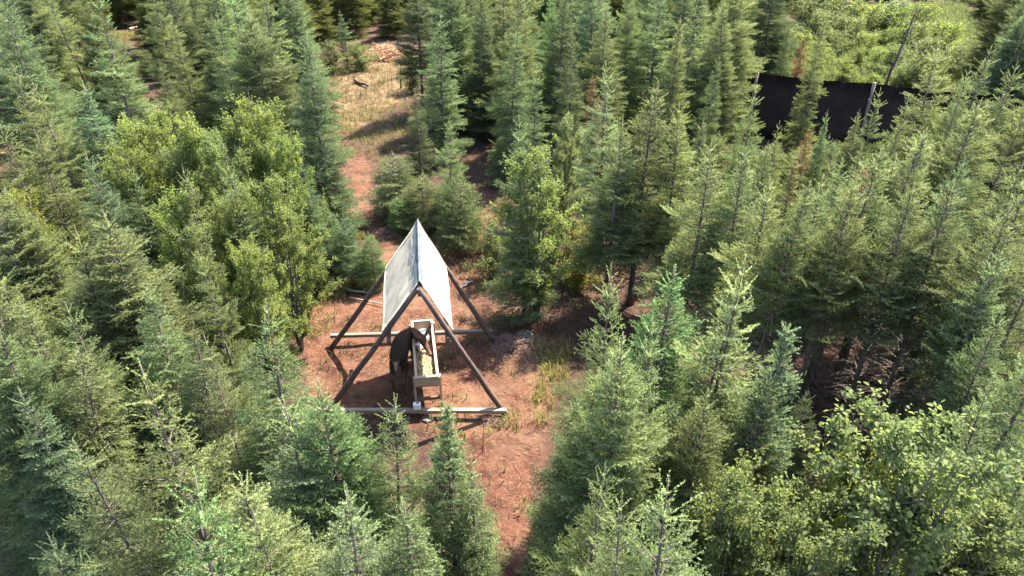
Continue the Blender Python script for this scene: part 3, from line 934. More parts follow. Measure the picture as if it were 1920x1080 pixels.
snag("bare_sapling", (668, 742), (655, 690), .01, "spindly bare twig at the foot of the left front pole", M_TWIG, 6, seed=9)

# ------------------------------------------------------------------ litter and grasses (uncountable)
def sample(poly, n, rng):
    P_ = np.array(poly); lo, hi = P_.min(0), P_.max(0)
    out = np.zeros((0, 2))
    while len(out) < n:
        q = rng.uniform(lo, hi, (n * 2, 2))
        out = np.concatenate([out, q[inside(poly, q[:, 0], q[:, 1])]])
    return out[:n]

def strips(name, pts, lmin, lmax, w, col, seed, zmax=.03):
    rng = np.random.default_rng(seed); n = len(pts)
    a = rng.random(n) * 6.283; L = rng.uniform(lmin, lmax, n) * rng.uniform(.5, 1, n)
    z = bumpy(pts[:, 0], pts[:, 1]) - .02 + rng.uniform(.003, zmax, n)
    c = np.stack([pts[:, 0], pts[:, 1], z], 1)
    d = np.stack([np.cos(a), np.sin(a), rng.normal(0, .12, n)], 1) * L[:, None] / 2
    s = np.stack([-np.sin(a), np.cos(a), rng.normal(0, .3, n)], 1) * (w * rng.uniform(.5, 1.3, n))[:, None] / 2
    bend = np.stack([-np.sin(a), np.cos(a), np.full(n, .25)], 1) * (L * rng.normal(0, .12, n))[:, None]
    V = np.stack([c - d - s, c - d + s, c + bend - s, c + bend + s, c + d], 1)
    k = np.arange(n)[:, None] * 5
    F = np.concatenate([k + np.array([[0, 2, 3]]), k + np.array([[0, 3, 1]]), k + np.array([[2, 4, 3]])])
    me = mesh_np(name, V.reshape(-1, 3), F, np.repeat(rng.random(n), 5))
    o = link(name, me, M_BLADE); o.color = (*col, 1)
    return o

def blades(name, pts, hmin, hmax, w, col, seed, per=14, spread=.10, flop=.5, mtl=None):
    rng = np.random.default_rng(seed)
    n = len(pts) * per
    i = np.repeat(np.arange(len(pts)), per)
    b = np.stack([pts[i, 0] + rng.normal(0, spread, n), pts[i, 1] + rng.normal(0, spread, n), np.full(n, -.02)], 1)
    b[:, 2] = bumpy(b[:, 0], b[:, 1]) - .03
    sz = np.repeat(rng.uniform(.6, 1.2, len(pts)), per)
    h = rng.uniform(hmin, hmax, n) * sz
    a = rng.random(n) * 6.283; out = np.stack([np.cos(a), np.sin(a), np.zeros(n)], 1)
    s = np.stack([-np.sin(a), np.cos(a), np.zeros(n)], 1) * (w * rng.uniform(.6, 1.3, n))[:, None] / 2
    fl_ = (flop * rng.uniform(.2, 1.2, n))[:, None]
    m1 = b + np.array([0, 0, .62]) * h[:, None] + out * h[:, None] * fl_ * .35
    tp = b + np.array([0, 0, .95]) * h[:, None] * (1 - .3 * fl_) + out * h[:, None] * fl_
    V = np.stack([b - s, b + s, m1 - s * .8, m1 + s * .8, tp], 1)
    k = np.arange(n)[:, None] * 5
    F = np.concatenate([k + np.array([[0, 2, 3]]), k + np.array([[0, 3, 1]]), k + np.array([[2, 4, 3]])])
    me = mesh_np(name, V.reshape(-1, 3), F, np.repeat(np.clip(np.repeat(rng.random(len(pts)), per) * .6 + rng.random(n) * .4, 0, 1), 5))
    o = link(name, me, M_BLADE); o.color = (*col, 1)
    return o

rg = np.random.default_rng(21)
o = strips("straw_litter", np.concatenate([sample(CLEAR, 4000, rg), rg.normal(0, 1, (260, 2)) * (.42, .8) + (-1.6, 10.6)]), .04, .17, .006, (.26, .18, .11), 1)
tag(o, "pale straw scraps scattered over the red soil of the clearing", "straw", kind="stuff")
o = strips("needle_litter", np.concatenate([sample(gpoly([(605, 205), (800, 195), (770, 300), (615, 320)]), 2500, rg), sample([(-10, 1.5), (10, 1.5), (12, 32), (-12, 32)], 15000, rg)]), .04, .26, .009, (.16, .10, .065), 2)
tag(o, "brown dead twigs and litter on the forest floor", "litter", kind="stuff")
o = blades("dry_grass", sample(DRY, 700, rg), .08, .30, .014, (.118, .098, .055), 3, 14, .16, .6)
tag(o, "dry yellow grass covering the far clearing", "grass", kind="stuff")
o = blades("meadow_grass", sample(MEADOW, 5200, rg), .15, .7, .03, (.17, .195, .08), 4, 16, .22, .6)
tag(o, "bright green grass and weeds beyond the dark screen fence", "grass", kind="stuff")
E1 = gpoly([(560, 590), (560, 500), (700, 500), (710, 530), (640, 560), (600, 640)])
E2 = gpoly([(870, 500), (880, 420), (940, 400), (1110, 430), (1120, 530), (1000, 560), (930, 520), (900, 560)])
E3 = gpoly([(1000, 640), (1070, 650), (1060, 740), (1010, 800), (990, 760), (1020, 700)])
E4 = gpoly([(905, 800), (960, 770), (965, 800), (920, 815)])
E5 = gpoly([(620, 410), (680, 400), (690, 450), (640, 460)])
E6 = gpoly([(605, 205), (800, 195), (770, 290), (615, 300)])
E7 = gpoly([(185, 60), (290, 60), (300, 140), (190, 140)])
o = blades("edge_grass", np.concatenate([sample(E1, 130, rg), sample(E2, 240, rg), sample(E3, 80, rg), sample(E4, 9, rg), sample(E5, 50, rg), sample(E6, 220, rg), sample(E7, 500, rg)]), .08, .32, .012, (.20, .19, .065), 5, 14, .07, .7)
tag(o, "yellowish grass tufts along the edges of the shelter clearing", "grass", kind="stuff")
o = blades("sparse_grass", sample(CLEAR, 150, rg), .03, .12, .008, (.24, .22, .10), 6, 8, .05, .8)
tag(o, "short sparse grass growing through the red soil", "grass", kind="stuff")
o = blades("undergrowth", sample([(-14, 2), (14, 2), (18, 34), (-18, 34)], 2600, rg), .06, .26, .02, (.10, .11, .04), 7, 9, .10, .8)
tag(o, "low green undergrowth between the trunks", "undergrowth", kind="stuff")

# ------------------------------------------------------------------ trees: (pixel of the tip, height, kind, width, colour, label)
def T(u, v, H, kind, wf, tint, label, group=None):
    q = at(u, v, H)
    q.z = -0.02
    USED.append((q.x, q.y))
    return plant(q, kind, H, wf, tint, label, group)
USED = []
TREES = [
 # foreground, left
 (835, 742, 3.9, "column", 1.0, "mid", "slim dense dark green spruce in front of the beam, below the white box"),
 (893, 850, 3.3, "slim", 0.85, "light", "light green spruce directly right of the slim dark foreground spruce, beside the path"),
 (704, 728, 3.8, "open", 0.8, "light", "pale spruce with a bare star shaped tip before the beam's left end"),
 (610, 690, 4.2, "full", 0.85, "bright", "dense bright green spruce hiding the foot of the left front pole"),
 (535, 735, 4.0, "slim", 1.1, "light", "pale green spruce touching the left side of the dense one by the left front pole"),
 (640, 905, 4.3, "full2", 0.9, "light", "broad pale spruce at the bottom edge, left of the slim dark one"),
 (745, 935, 3.9, "slim", 1.0, "mid", "green spruce at the bottom edge between two pale ones and the slim dark one"),
 (275, 690, 4.6, "open", 1.0, "yellow", "yellow green spruce with a leaning leader in the left foreground"),
 (165, 800, 3.7, "open", 0.95, "light", "pale spruce with long curled tip shoots, lower left"),
 (213, 925, 4.9, "open", 0.95, "bright", "nearest bright green spruce with long finger shoots at the bottom left"),
 (395, 885, 4.3, "full", 0.95, "yellow", "yellowish spruce at the bottom edge, right of the nearest finger shoot spruce"),
 (505, 930, 4.4, "full2", 0.8, "yellow", "olive yellow spruce in the middle of the lower left quarter's bottom edge"),
 (30, 722, 3.4, "full2", 0.95, "blue", "blue green spruce at the left edge above the dark lower left corner"),
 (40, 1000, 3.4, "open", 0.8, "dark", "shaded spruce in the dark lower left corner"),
 (75, 640, 3.6, "slim2", 1.1, "olive", "olive spruce just above the blue green one at the left edge"),
 (485, 575, 4.1, "slim", 1.05, "light", "light spruce at the left rim of the clearing, level with the left rear pole"),
 (390, 640, 3.6, "full2", 0.9, "olive", "olive spruce with a spreading branch over the dark hollow left of the clearing"),
 (440, 735, 3.0, "open", 0.85, "mid", "low green spruce in the dark hollow left of the dense bright one"),
 # left, middle distance
 (190, 395, 4.4, "full", 1.15, "olive", "large olive spruce in front of the leafy birches at the left"),
 (95, 415, 4.2, "open", 1.0, "olive", "open olive spruce with pale bare twigs near the left edge"),
 (265, 520, 3.9, "full2", 1.0, "mid", "mid green spruce below the big olive one, left half"),
 (140, 560, 3.8, "full", 0.9, "mid", "bushy green spruce below and left of the big olive one"),
 (60, 545, 3.9, "slim", 1.0, "olive", "narrow olive spruce beside the left edge at half height of the photo"),
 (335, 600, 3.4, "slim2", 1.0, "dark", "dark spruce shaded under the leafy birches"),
 (20, 345, 4.3, "full", 0.85, "yellow", "yellowish spruce cut by the left edge above half height"),
 (15, 115, 4.9, "full", 0.9, "olive", "olive spruce cut by the left edge near the top"),
 (75, 150, 4.7, "full2", 1.0, "olive", "second olive spruce from the left edge near the top"),
 (140, 150, 4.5, "slim", 1.2, "blue", "bluish spruce right of the olive pair at upper left"),
 (45, 250, 4.4, "open", 1.0, "olive", "open olive spruce by the grey dead twiggy top at upper left"),
 (160, 275, 4.3, "full2", 0.9, "blue", "bluish spruce left of the leafy birches"),
 (25, -70, 5.8, "full", 0.95, "olive", "tall olive spruce in the top left corner"),
 (105, -50, 5.6, "full2", 0.9, "yellow", "tall yellowish spruce second from the top left corner"),
 (150, -25, 5.3, "full", 0.75, "olive", "tall olive spruce left of the dark gap with the orange log"),
 (225, 112, 3.4, "slim", 1.0, "pale", "shorter pale tipped spruce in front of the dark gap with the orange log"),
 (300, 110, 4.0, "slim2", 0.9, "olive", "olive spruce behind the leafy birches, right of the dark gap"),
 (325, 18, 4.8, "full2", 0.85, "olive", "olive spruce right of the dark gap with the orange log"),
 (378, 24, 4.8, "slim", 1.1, "mid", "green spruce behind the right birch, upper left"),
 (430, -30, 5.6, "slim", 1.15, "bright", "tall bright green spruce third left of the far dry clearing"),
 (482, -55, 5.8, "slim", 1.1, "yellow", "tall yellow green spruce second left of the far dry clearing"),
 (535, -95, 6.3, "full2", 0.85, "blue", "tall blue green spruce standing at the left edge of the far dry clearing"),
 (568, 60, 5.3, "slim", 0.85, "blue", "blue green spruce pressed against the tall one by the dry clearing"),
 # broad-leaved, left
 (275, 180, 4.7, "birch", 0.66, "lime", "leftmost of the bright yellow green birches left of the shelter"),
 (365, 205, 4.5, "birch2", 0.7, "lime", "middle one of the bright yellow green birches left of the shelter"),
 (462, 158, 4.8, "birch", 0.62, "lime", "rightmost of the bright yellow green birches, tallest, left of the shelter"),
 (300, 345, 3.9, "birch2", 0.66, "lime", "lower birch in front of the leftmost yellow green birch"),
 (412, 330, 3.9, "birch", 0.62, "lime", "lower birch in front of the middle yellow green birch"),
 (500, 325, 3.9, "birch2", 0.62, "lime", "lower birch at the right of the birches, next to young spruces"),
 (25, 355, 3.6, "birch2", 0.7, "gold", "small yellowing birch at the left edge"),
 # young growth by the clearing
 (600, 372, 2.1, "young", 0.75, "mid", "young spruce farthest left behind the clearing grass, left of the roof"),
 (643, 395, 1.9, "young", 0.85, "blue", "young bluish spruce in the middle of the three left of the roof"),
 (690, 432, 1.5, "young", 0.75, "bright", "small bright young spruce nearest to the left edge of the roof"),
 (575, 445, 1.5, "young", 0.8, "olive", "olive young spruce low at the left rim of the clearing"),
 # centre
 (820, 18, 4.9, "slim", 1.15, "mid", "tall central spruce standing behind the white roof and the bushy clump"),
 (775, 170, 3.0, "slim", 1.1, "dark", "dark spruce at the left foot of the tall central spruce"),
 (838, 212, 3.3, "full2", 0.95, "light", "slender pale spruce right in front of the tall central spruce"),
 (738, 280, 2.0, "young", 1.3, "olive", "bushy olive spruce at the upper left of the clump behind the roof"),
 (790, 320, 1.7, "young", 1.25, "olive", "dark bushy spruce in the middle of the clump behind the roof"),
 (858, 318, 2.2, "young", 1.0, "mid", "bushy green spruce at the right of the clump behind the roof"),
 (742, 365, 1.1, "young", 1.0, "bright", "little bright spruce at the lower left of the clump behind the roof"),
 (985, 222, 4.6, "open", 0.85, "light", "olive spruce standing right behind the right rear pole of the shelter"),
 (1012, 275, 4.0, "birch2", 0.9, "lime", "light green leafy tree growing against the olive spruce right of the roof"),
 (935, 415, 1.5, "shrub", 0.8, "olive", "olive leafy shrub right of the roof"),
 (1085, 430, 1.5, "shrub", 0.9, "gold", "yellowish leafy shrub in the sunny gap right of the shelter"),
 (1068, 212, 3.4, "birch2", 0.55, "pale", "small pale leaved birch between the dark columns, top centre"),
 (955, 44, 4.9, "slim2", 0.95, "mid", "slim spruce with drooping boughs right of the tall central spruce"),
 (905, -20, 5.2, "slim", 0.95, "dark", "dark tall spruce between the tall central spruce and the drooping one"),
 (880, -70, 5.6, "slim2", 0.85, "dark", "tall spruce with shade-dark foliage tint behind the tall central spruce"),  # dark tint paints the shade of the gap beside the central spruce
 (1005, 120, 4.6, "slim", 0.85, "mid", "green spruce right in front of the drooping slim spruce"),
 (640, 18, 2.8, "slim", 1.05, "blue", "small blue green spruce at the back of the far dry clearing"),
 (612, 80, 1.5, "shrub", 1.1, "olive", "olive shrub at the back left of the far dry clearing"),
 (672, 78, 1.4, "shrub", 1.0, "yellow", "yellow green shrub left of the orange brush pile"),
 (590, 190, 1.1, "shrub", 0.8, "olive", "low shrub at the left side of the dry grass"),
 (770, 105, 1.6, "shrub", 0.75, "olive", "shrub right of the orange brush pile"),
 (990, -30, 5.5, "slim", 1.1, "mid", "tall green column spruce, first right of the drooping slim one"),
 (1032, -45, 5.5, "full", 0.7, "bright", "tall bright spruce at the top edge, left of the centre columns"),
 (1082, 55, 4.9, "slim", 0.9, "dark", "dark bluish spruce behind the small pale birch"),
 (1128, -40, 5.6, "slim", 1.05, "blue", "tall bluish column spruce at the top edge, right of centre"),
 (1150, 110, 4.9, "slim", 1.05, "light", "pale column spruce in front of the tall bluish one, right of centre"),
 (1188, -55, 5.7, "full", 0.75, "light", "tall pale column spruce, second of the row right of centre"),
 (1245, -50, 5.7, "slim", 1.1, "mid", "tall green column spruce, third of the row right of centre"),
 (1298, -35, 5.6, "slim2", 1.1, "light", "tall pale column spruce, fourth of the row, left of the fence"),
 (1222, 150, 5.1, "tall", 1.3, "olive", "big olive spruce with a dark hollow below, right of the sunny gap"),
 (1165, 215, 4.6, "tall", 1.05, "olive", "olive spruce at the left side of the big one with the dark hollow"),
 (1285, 190, 4.8, "tall", 1.0, "yellow", "yellow green spruce at the right side of the big one with the dark hollow"),
 (1335, 262, 4.6, "tall", 1.1, "yellow", "yellow green spruce over the dark hollow, left of the fence"),
 (1345, 95, 4.4, "slim2", 0.7, "mid", "thin green spruce at the left end of the screen fence"),
 (1385, 62, 3.0, "slim2", 0.85, "brown", "dead rusty brown spruce at the left end of the screen fence"),
 (1362, -60, 5.5, "slim2", 0.8, "mid", "tall green spruce above the dead rusty one at the top edge"),
 (1425, -75, 5.6, "slim2", 0.65, "yellow", "tall yellow green spruce at the top edge behind the screen fence"),
 (1482, 40, 3.9, "slim2", 0.7, "dark", "dark spruce standing behind the screen fence"),
 # right, by the fence
 (1546, 32, 4.7, "slim2", 0.72, "olive", "olive spruce with a brown trunk standing in front of the middle of the fence"),
 (1421, 160, 4.5, "slim", 0.8, "yellow", "yellow green spruce with a bare tip before the left fence post"),
 (1468, 225, 4.0, "slim", 0.75, "olive", "slim olive spruce in front of the fence, second from the left post"),
 (1566, 205, 4.0, "slim", 0.6, "mid", "slim green star tipped spruce before the fence, right of the brown trunk"),
 (1652, 160, 4.5, "slim", 0.85, "olive", "olive spruce with a bare tip in front of the right fence post"),
 (1705, 178, 4.3, "slim", 0.75, "olive", "olive spruce right of the right fence post"),
 (1520, 235, 3.4, "slim2", 0.8, "brown", "rusty lower spruce under the brown trunked one before the fence"),
 (1776, 72, 5.0, "slim", 1.1, "yellow", "yellow green spruce at the right of the bright grass beyond the fence"),
 (1862, 84, 5.0, "slim", 1.0, "olive", "spruce with a forked pale tip near the top right corner"),
 (1820, 120, 4.9, "full", 0.75, "yellow", "bright yellow green spruce between two pale tipped ones near the top right corner"),
 (1905, 200, 4.6, "full2", 0.8, "olive", "olive spruce cut by the right edge, upper right"),
 (1815, 225, 4.5, "full2", 0.85, "olive", "bushy olive spruce below the yellow green one, upper right"),
 (1755, 245, 4.7, "tall2", 1.0, "blue", "blue green slim spruce, left one of the pair at the right"),
 (1812, 285, 4.7, "tall2", 1.0, "blue", "blue green slim spruce, right one of the pair at the right"),
 (1690, 285, 4.7, "tall", 1.0, "yellow", "yellowish spruce left of the blue green pair"),
 (1640, 300, 4.6, "tall2", 1.0, "brown", "brownish slim spruce left of the yellowish one by the blue green pair"),
 (1585, 290, 4.4, "tall", 0.9, "light", "light green spruce below the middle of the screen fence"),
 (1545, 320, 4.6, "tall", 1.0, "yellow", "yellow spruce over the dark hollow at the right"),
 (1450, 325, 4.6, "tall", 1.1, "yellow", "leftmost yellow spruce below the screen fence"),
 (1398, 275, 4.6, "tall2", 1.1, "yellow", "yellow green spruce below the dead rusty one"),
 (1495, 335, 4.9, "lofty", 1.0, "olive", "olive spruce on a bare trunk left of the dark hollow at the right"),
 (1600, 330, 5.0, "lofty", 1.0, "olive", "olive spruce on a bare trunk above the dark hollow at the right"),
 (1800, 345, 5.0, "lofty", 1.0, "olive", "tall spruce on a long dark bare trunk, left one of the leaning pair"),
 (1900, 372, 4.9, "lofty", 1.0, "olive", "tall spruce on a long bare trunk, right one of the leaning pair"),
 (1725, 340, 5.0, "lofty", 1.0, "olive", "spruce with twiggy dead lower boughs in the middle of the dark right hand wood"),
 (1890, 470, 4.5, "lofty", 0.9, "mid", "green spruce on a thin trunk by the right edge, half height"),
 (1905, 560, 4.2, "full2", 0.8, "mid", "green spruce cut by the right edge, lower half"),
 (1912, 735, 3.9, "open", 0.9, "light", "pale spruce with long twigs at the right edge above the leafy tree"),
 # foreground, right
 (1145, 505, 4.4, "open", 0.75, "light", "pale spruce with a tall crooked bare tip right of the clearing"),
 (1238, 615, 4.6, "open", 0.7, "light", "pale spruce with a thin crooked tip, right of the crooked tipped one"),
 (1172, 640, 4.7, "full", 0.80, "light", "big pale blue green spruce beside the path, right of the shelter"),
 (1258, 492, 4.5, "slim", 1.15, "bright", "green spruce behind the thin crooked tipped one, right foreground"),
 (1386, 452, 5.0, "open", 0.9, "pale", "spruce with fat pale finger shoots at its tip, right foreground"),
 (1330, 540, 4.4, "full2", 0.85, "olive", "olive spruce left of the one with fat finger shoots"),
 (1470, 612, 4.3, "column", 1.05, "blue", "slim blue green spruce with star tip at the edge of the dark hollow"),
 (1420, 700, 3.9, "full2", 0.8, "olive", "olive spruce left of the slim blue green one, right foreground"),
 (1330, 740, 4.0, "full", 0.85, "olive", "olive spruce in the middle of the right foreground"),
 (1576, 812, 3.4, "open", 0.6, "pale", "small thin pale spruce tip left of the leafy tree"),
 (1068, 735, 3.5, "slim", 0.9, "mid", "green spruce directly right of the path"),
 (1100, 880, 4.2, "full", 0.7, "mid", "green spruce at the bottom edge right of the path"),
 (1210, 880, 4.6, "full2", 0.75, "yellow", "yellow green spruce at the bottom edge, lower right of the big pale one"),
 (1295, 900, 4.6, "open", 0.95, "light", "pale yellow finger shoot spruce at the bottom edge, left of the yellow leaved maple"),
 (1420, 880, 3.7, "maple", 0.6, "yellow", "green leaved maple at the bottom edge, right foreground"),
 (1775, 790, 4.3, "maple", 0.8, "yellow", "big broad leaved maple at the lower right"),
 (1650, 835, 3.7, "maple", 0.55, "gold", "maple with bright yellow top leaves left of the big one"),
 (1890, 930, 3.7, "maple", 0.7, "olive", "dull leaved maple in the lower right corner"),
 (1545, 960, 3.6, "maple", 0.7, "olive", "dark leaved maple between the yellow topped one and the big one, bottom edge"),
 # more of the wood at both sides and in the right hand hollow
 (-60, 330, 4.6, "full", 0.9, "olive", "olive spruce mostly cut off by the left edge, upper half"),
 (-70, 470, 4.4, "full2", 1.0, "olive", "olive spruce mostly cut off by the left edge at half height"),
 (-45, 610, 4.0, "full", 0.9, "mid", "green spruce mostly cut off by the left edge, lower half"),
 (20, 470, 4.0, "full2", 0.95, "yellow", "yellow olive spruce touching the left edge at half height"),
 (-20, 210, 4.8, "full", 0.9, "olive", "olive spruce cut by the left edge in the upper quarter"),
 (1975, 330, 4.8, "full2", 1.0, "olive", "olive spruce mostly cut off by the right edge, upper half"),
 (1985, 440, 4.6, "full", 0.95, "olive", "spruce mostly cut off by the right edge at half height"),
 (1990, 600, 4.4, "full2", 0.95, "mid", "green spruce mostly cut off by the right edge, lower half"),
 (1985, 780, 4.2, "full", 0.8, "mid", "spruce mostly cut off by the right edge above the corner maple"),
 (1500, 280, 3.6, "slim", 1.0, "yellow", "short yellow green spruce before the fence, under the left post"),
 (1612, 268, 3.7, "slim", 1.0, "olive", "short olive spruce before the fence, under the right post"),
 (1440, 262, 3.8, "slim2", 0.9, "mid", "short green spruce before the fence, left of the left post"),
 (1560, 290, 3.4, "full2", 0.8, "olive", "short olive spruce at the foot of the brown trunked one before the fence"),
 (1730, 235, 4.0, "full2", 0.8, "olive", "olive spruce at the right end of the visible fence"),
 (560, 300, 3.2, "slim2", 0.9, "blue", "shorter blue green spruce at the foot of the tall one by the dry clearing"),
 (1410, 252, 2.1, "young", 1.0, "mid", "young green spruce at the foot of the fence, left of the left post"),
 (1455, 258, 2.0, "young", 1.0, "olive", "young olive spruce at the foot of the fence, right of the left post"),
 (1512, 262, 2.0, "young", 1.0, "yellow", "young yellow green spruce at the foot of the fence, below its middle"),
 (1600, 258, 2.1, "young", 1.0, "olive", "young olive spruce at the foot of the fence, left of the right post"),
 (1680, 262, 2.1, "young", 1.0, "mid", "young green spruce at the foot of the fence, right of the right post"),
 (1748, 225, 2.8, "slim", 1.0, "olive", "small olive spruce at the right end of the visible fence"),
 (1845, 200, 3.6, "full2", 0.9, "yellow", "yellow green spruce before the hidden right part of the fence"),
 (1918, 110, 4.9, "full2", 0.9, "olive", "tall olive spruce on the right edge near the top"),
 (1530, 740, 2.6, "slim2", 0.9, "dark", "low shade-tinted spruce right of the slim blue green star tipped one"),  # dark tint puts the hollow's shade into the foliage
 (1720, 690, 2.4, "slim", 1.0, "dark", "shade-tinted spruce behind the big broad leaved maple"),  # foliage darkened by tint to look shaded
 (1905, 335, 4.3, "full2", 0.9, "olive", "olive spruce on the right edge a third of the way down"),
 (1320, 222, 3.8, "slim", 1.0, "olive", "olive spruce in the gap left of the screen fence"),
 (1822, 182, 5.3, "lofty", 1.15, "olive", "tallest bare trunked spruce added to shade the dark hollow, right side"),  # added so its crown casts shade into the hollow
 (1722, 228, 5.2, "lofty", 1.1, "yellow", "tall bare trunked yellow green spruce added to shade the dark hollow, middle"),  # another spruce added as a shade caster for the hollow
 (1640, 262, 5.2, "lofty", 1.1, "olive", "tall bare trunked olive spruce added to shade the dark hollow, left side"),  # third added crown keeping sun off the hollow floor
 (222, 245, 4.3, "birch", 0.6, "lime", "narrow yellow green birch at the far left of the birch group"),
 (1352, 245, 2.4, "young", 1.0, "olive", "bushy olive young spruce left of the screen fence's visible part"),
 (1556, 250, 2.3, "young", 0.9, "mid", "bushy green young spruce under the brown trunked one at the fence"),
 (1930, 300, 4.6, "full", 1.0, "olive", "wide olive spruce half out of frame at the right edge"),
 (322, 235, 4.3, "birch", 0.6, "yellow", "slender birch squeezed between the leftmost and the middle bright birch"),
 (418, 240, 4.3, "birch2", 0.62, "yellow", "slender birch squeezed between the middle and the tallest bright birch"),
 (510, 225, 4.2, "birch", 0.58, "lime", "slender birch at the right edge of the birches, touching the tall blue spruce"),
 (355, 420, 3.6, "birch2", 0.6, "yellow", "low olive birch at the front foot of the birch group"),
 (455, 430, 3.5, "birch", 0.58, "lime", "low green birch at the front foot of the birch group, nearest the roof"),
 (250, 300, 3.9, "slim", 0.8, "light", "light spruce growing among the leftmost birches"),
 (1612, 205, 4.0, "slim", 0.75, "olive", "olive spruce before the fence between the brown trunk and the right post"),
 (1950, 150, 4.8, "full", 0.95, "olive", "olive spruce at the right edge hiding the fence's far end"),
 (1118, 135, 3.4, "slim2", 0.8, "brown", "rusty dead spruce among the columns at top centre"),
 (1512, 62, 3.3, "slim2", 0.8, "brown", "rusty dead spruce just behind the screen fence"),
 (772, -86, 6.0, "tall", 1.1, "dark", "tall dark trunked spruce right of the brush pile, shading the dry clearing"),
 (340, 300, 4.3, "slim2", 0.8, "olive", "olive spruce poking up in the middle of the birch group"),
 (440, 300, 4.3, "slim2", 0.8, "mid", "green spruce poking up between the right hand birches"),
 (385, 470, 3.8, "open", 0.8, "olive", "open olive spruce in front of the birch group"),
 (238, 118, 1.6, "young", 1.0, "dark", "low young spruce tinted dark for the shaded gap with the orange log"),  # added, its dark tint stands in for the gap's shade
 (268, 88, 1.5, "young", 1.0, "olive", "low olive young spruce at the right of the gap with the orange log"),
 (305, -75, 6.0, "tall", 1.1, "dark", "tall dark spruce added to shade the gap with the orange log"),  # added behind the gap to throw shade on its ground
]
for row in TREES:
    T(*row)

# shrubs in the bright weeds beyond the fence
MEAD = [(1470, 95, 1.2, "olive"), (1600, 30, 1.9, "pale"), (1640, 22, 1.7, "pale"), (1575, 60, 1.4, "pale"), (1690, 85, 1.6, "yellow"), (1735, 105, 1.7, "olive"),
        (1530, 108, 1.0, "lime"), (1610, 90, 1.1, "lime"), (1655, 120, 1.0, "yellow"), (1720, 40, 1.9, "yellow"), (1680, 50, 1.4, "lime"), (1440, 100, 1.2, "bright"), (1760, 140, 1.3, "yellow"),
        (1500, 60, 1.5, "lime"), (1555, 25, 2.0, "pale"), (1620, 5, 2.3, "lime"), (1670, 0, 2.4, "pale"), (1725, 5, 2.3, "lime"), (1590, 112, 1.1, "lime"), (1630, 60, 1.5, "lime"),
        (1700, 120, 1.2, "pale"), (1660, 90, 1.3, "lime"), (1545, 80, 1.3, "lime"), (1780, 40, 2.0, "lime"), (1800, 80, 1.7, "pale"), (1500, 120, 0.9, "lime"), (1645, 138, 0.8, "lime"),
        (1735, 70, 1.6, "pale"), (1690, 20, 2.0, "lime"), (1580, -5, 2.4, "olive"), (1530, 0, 2.4, "olive")]
for k, (u, v, H, tint) in enumerate(MEAD):
    T(u, v, H, "shrub", 1.15, tint, "pale leafy shrub growing in the bright weeds beyond the dark fence" if H > 1.3 else "low green bush in the bright weeds beyond the dark fence",
      "pale shrubs beyond the fence" if H > 1.3 else "low bushes beyond the fence")

# the dense stand that fills the rest of the wood
fr = random.Random(404)
def clear_of(x, y, r=0.95):
    return all((x - a) ** 2 + (y - b) ** 2 > r * r for a, b in USED)
fence_n = fn.normalized()
KINDS = ["slim", "full2", "slim2", "full", "tall", "slim"]
cnt, far_pts = 0, []
y = 21.0
while y < 95:
    half = y * 0.80 + 4
    stepx = 1.65 + (y - 21) * 0.03
    x = -half
    while x < half:
        px, py = x + fr.uniform(-.6, .6), y + fr.uniform(-.6, .6)
        x += stepx * fr.uniform(.8, 1.25)
        pa = np.array([px]), np.array([py])
        if dist_poly(CLEAR, *pa)[0] < 0.9 or dist_poly(DRY, *pa)[0] < 0.9 or dist_poly(MEADOW, *pa)[0] < 0.6: continue
        d_f = (V3((px, py, 0)) - fa).dot(fence_n)
        t_f = (V3((px, py, 0)) - fa).dot(fd)
        if abs(d_f) < .9 and -flen * 2.2 < t_f < flen * 4.2: continue
        if d_f > 0 and -1 < t_f < flen * 1.6: continue                      # in front of the fence only the listed trees
        if not clear_of(px, py, 1.15): continue
        u = 960 + FPX * px / (py * math.cos(PITCH) + CAM_H * math.sin(PITCH))
        if 190 < u < 285 and py < 44: continue                              # gaps the photograph shows
        if 560 < u < 800 and py < 36: continue
        if 1480 < u < 1770 and py < 42: continue
        H = fr.uniform(4.8, 6.2)
        if py > 37 or cnt >= 140:
            far_pts.append((px, py, H)); continue
        side = "left" if u < 640 else ("right" if u > 1280 else "middle")
        tint = fr.choice(["olive", "olive", "mid", "yellow", "blue", "dark"])
        cw = {"olive": "olive", "mid": "green", "yellow": "yellow green", "blue": "blue green", "dark": "dark"}[tint]
        plant(V3((px, py, -.02)), fr.choice(KINDS), H, fr.uniform(.85, 1.1), tint,
              f"{cw} spruce of the dense stand, {side} third of the top edge", f"{cw} spruces, {side} third of the top edge")
        USED.append((px, py))
        cnt += 1
    y += 1.9 + (y - 21) * 0.045
print("fill trees", cnt, "far", len(far_pts), "named", len(TREES))
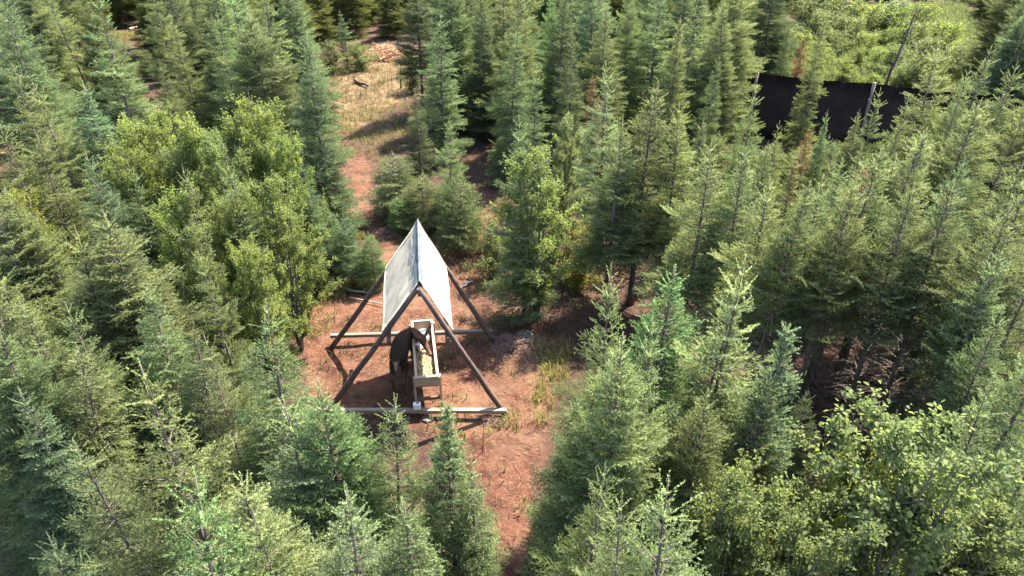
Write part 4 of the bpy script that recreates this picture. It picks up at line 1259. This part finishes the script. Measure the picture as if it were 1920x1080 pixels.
# the wood behind them reads as one mass
src = [o for o in C.objects if o.name.startswith("crown") and o.data == PROTO["full2"]["crown"]][-1]
me = bpy.data.meshes.new("far_wood")
me.from_pydata(far_pts, [], [])
for v, (a, b_, h) in zip(me.vertices, far_pts): v.co = (a, b_, -.02)
at_h = me.attributes.new("tree_scale", 'FLOAT', 'POINT'); at_h.data.foreach_set("value", [h / 4.5 for _, _, h in far_pts])
at_r = me.attributes.new("tree_turn", 'FLOAT', 'POINT'); at_r.data.foreach_set("value", [fr.uniform(0, 6.28) for _ in far_pts])
fw = bpy.data.objects.new("far_wood", me); C.objects.link(fw)
fw.color = (.095, .105, .04, 1)
ng = bpy.data.node_groups.new("far_wood_trees", 'GeometryNodeTree')
ng.interface.new_socket("Geometry", in_out='INPUT', socket_type='NodeSocketGeometry')
ng.interface.new_socket("Geometry", in_out='OUTPUT', socket_type='NodeSocketGeometry')
gi, go_ = ng.nodes.new("NodeGroupInput"), ng.nodes.new("NodeGroupOutput")
iop = ng.nodes.new("GeometryNodeInstanceOnPoints")
oi = ng.nodes.new("GeometryNodeObjectInfo"); oi.inputs["Object"].default_value = src; oi.transform_space = 'ORIGINAL'
m2p = ng.nodes.new("GeometryNodeMeshToPoints")
na1 = ng.nodes.new("GeometryNodeInputNamedAttribute"); na1.data_type = 'FLOAT'; na1.inputs[0].default_value = "tree_scale"
na2 = ng.nodes.new("GeometryNodeInputNamedAttribute"); na2.data_type = 'FLOAT'; na2.inputs[0].default_value = "tree_turn"
cx = ng.nodes.new("ShaderNodeCombineXYZ"); cs = ng.nodes.new("ShaderNodeCombineXYZ")
e2r = ng.nodes.new("FunctionNodeEulerToRotation")
Lk = ng.links.new
Lk(gi.outputs[0], m2p.inputs[0]); Lk(m2p.outputs[0], iop.inputs["Points"]); Lk(oi.outputs["Geometry"], iop.inputs["Instance"])
Lk(na2.outputs[0], cx.inputs[2]); Lk(cx.outputs[0], e2r.inputs[0]); Lk(e2r.outputs[0], iop.inputs["Rotation"])
for k in range(3): Lk(na1.outputs[0], cs.inputs[k])
Lk(cs.outputs[0], iop.inputs["Scale"]); Lk(iop.outputs[0], go_.inputs[0])
fw.modifiers.new("trees", 'NODES').node_group = ng
tag(fw, "far spruce wood closing off the top edge behind the dense stand", "wood", kind="stuff")
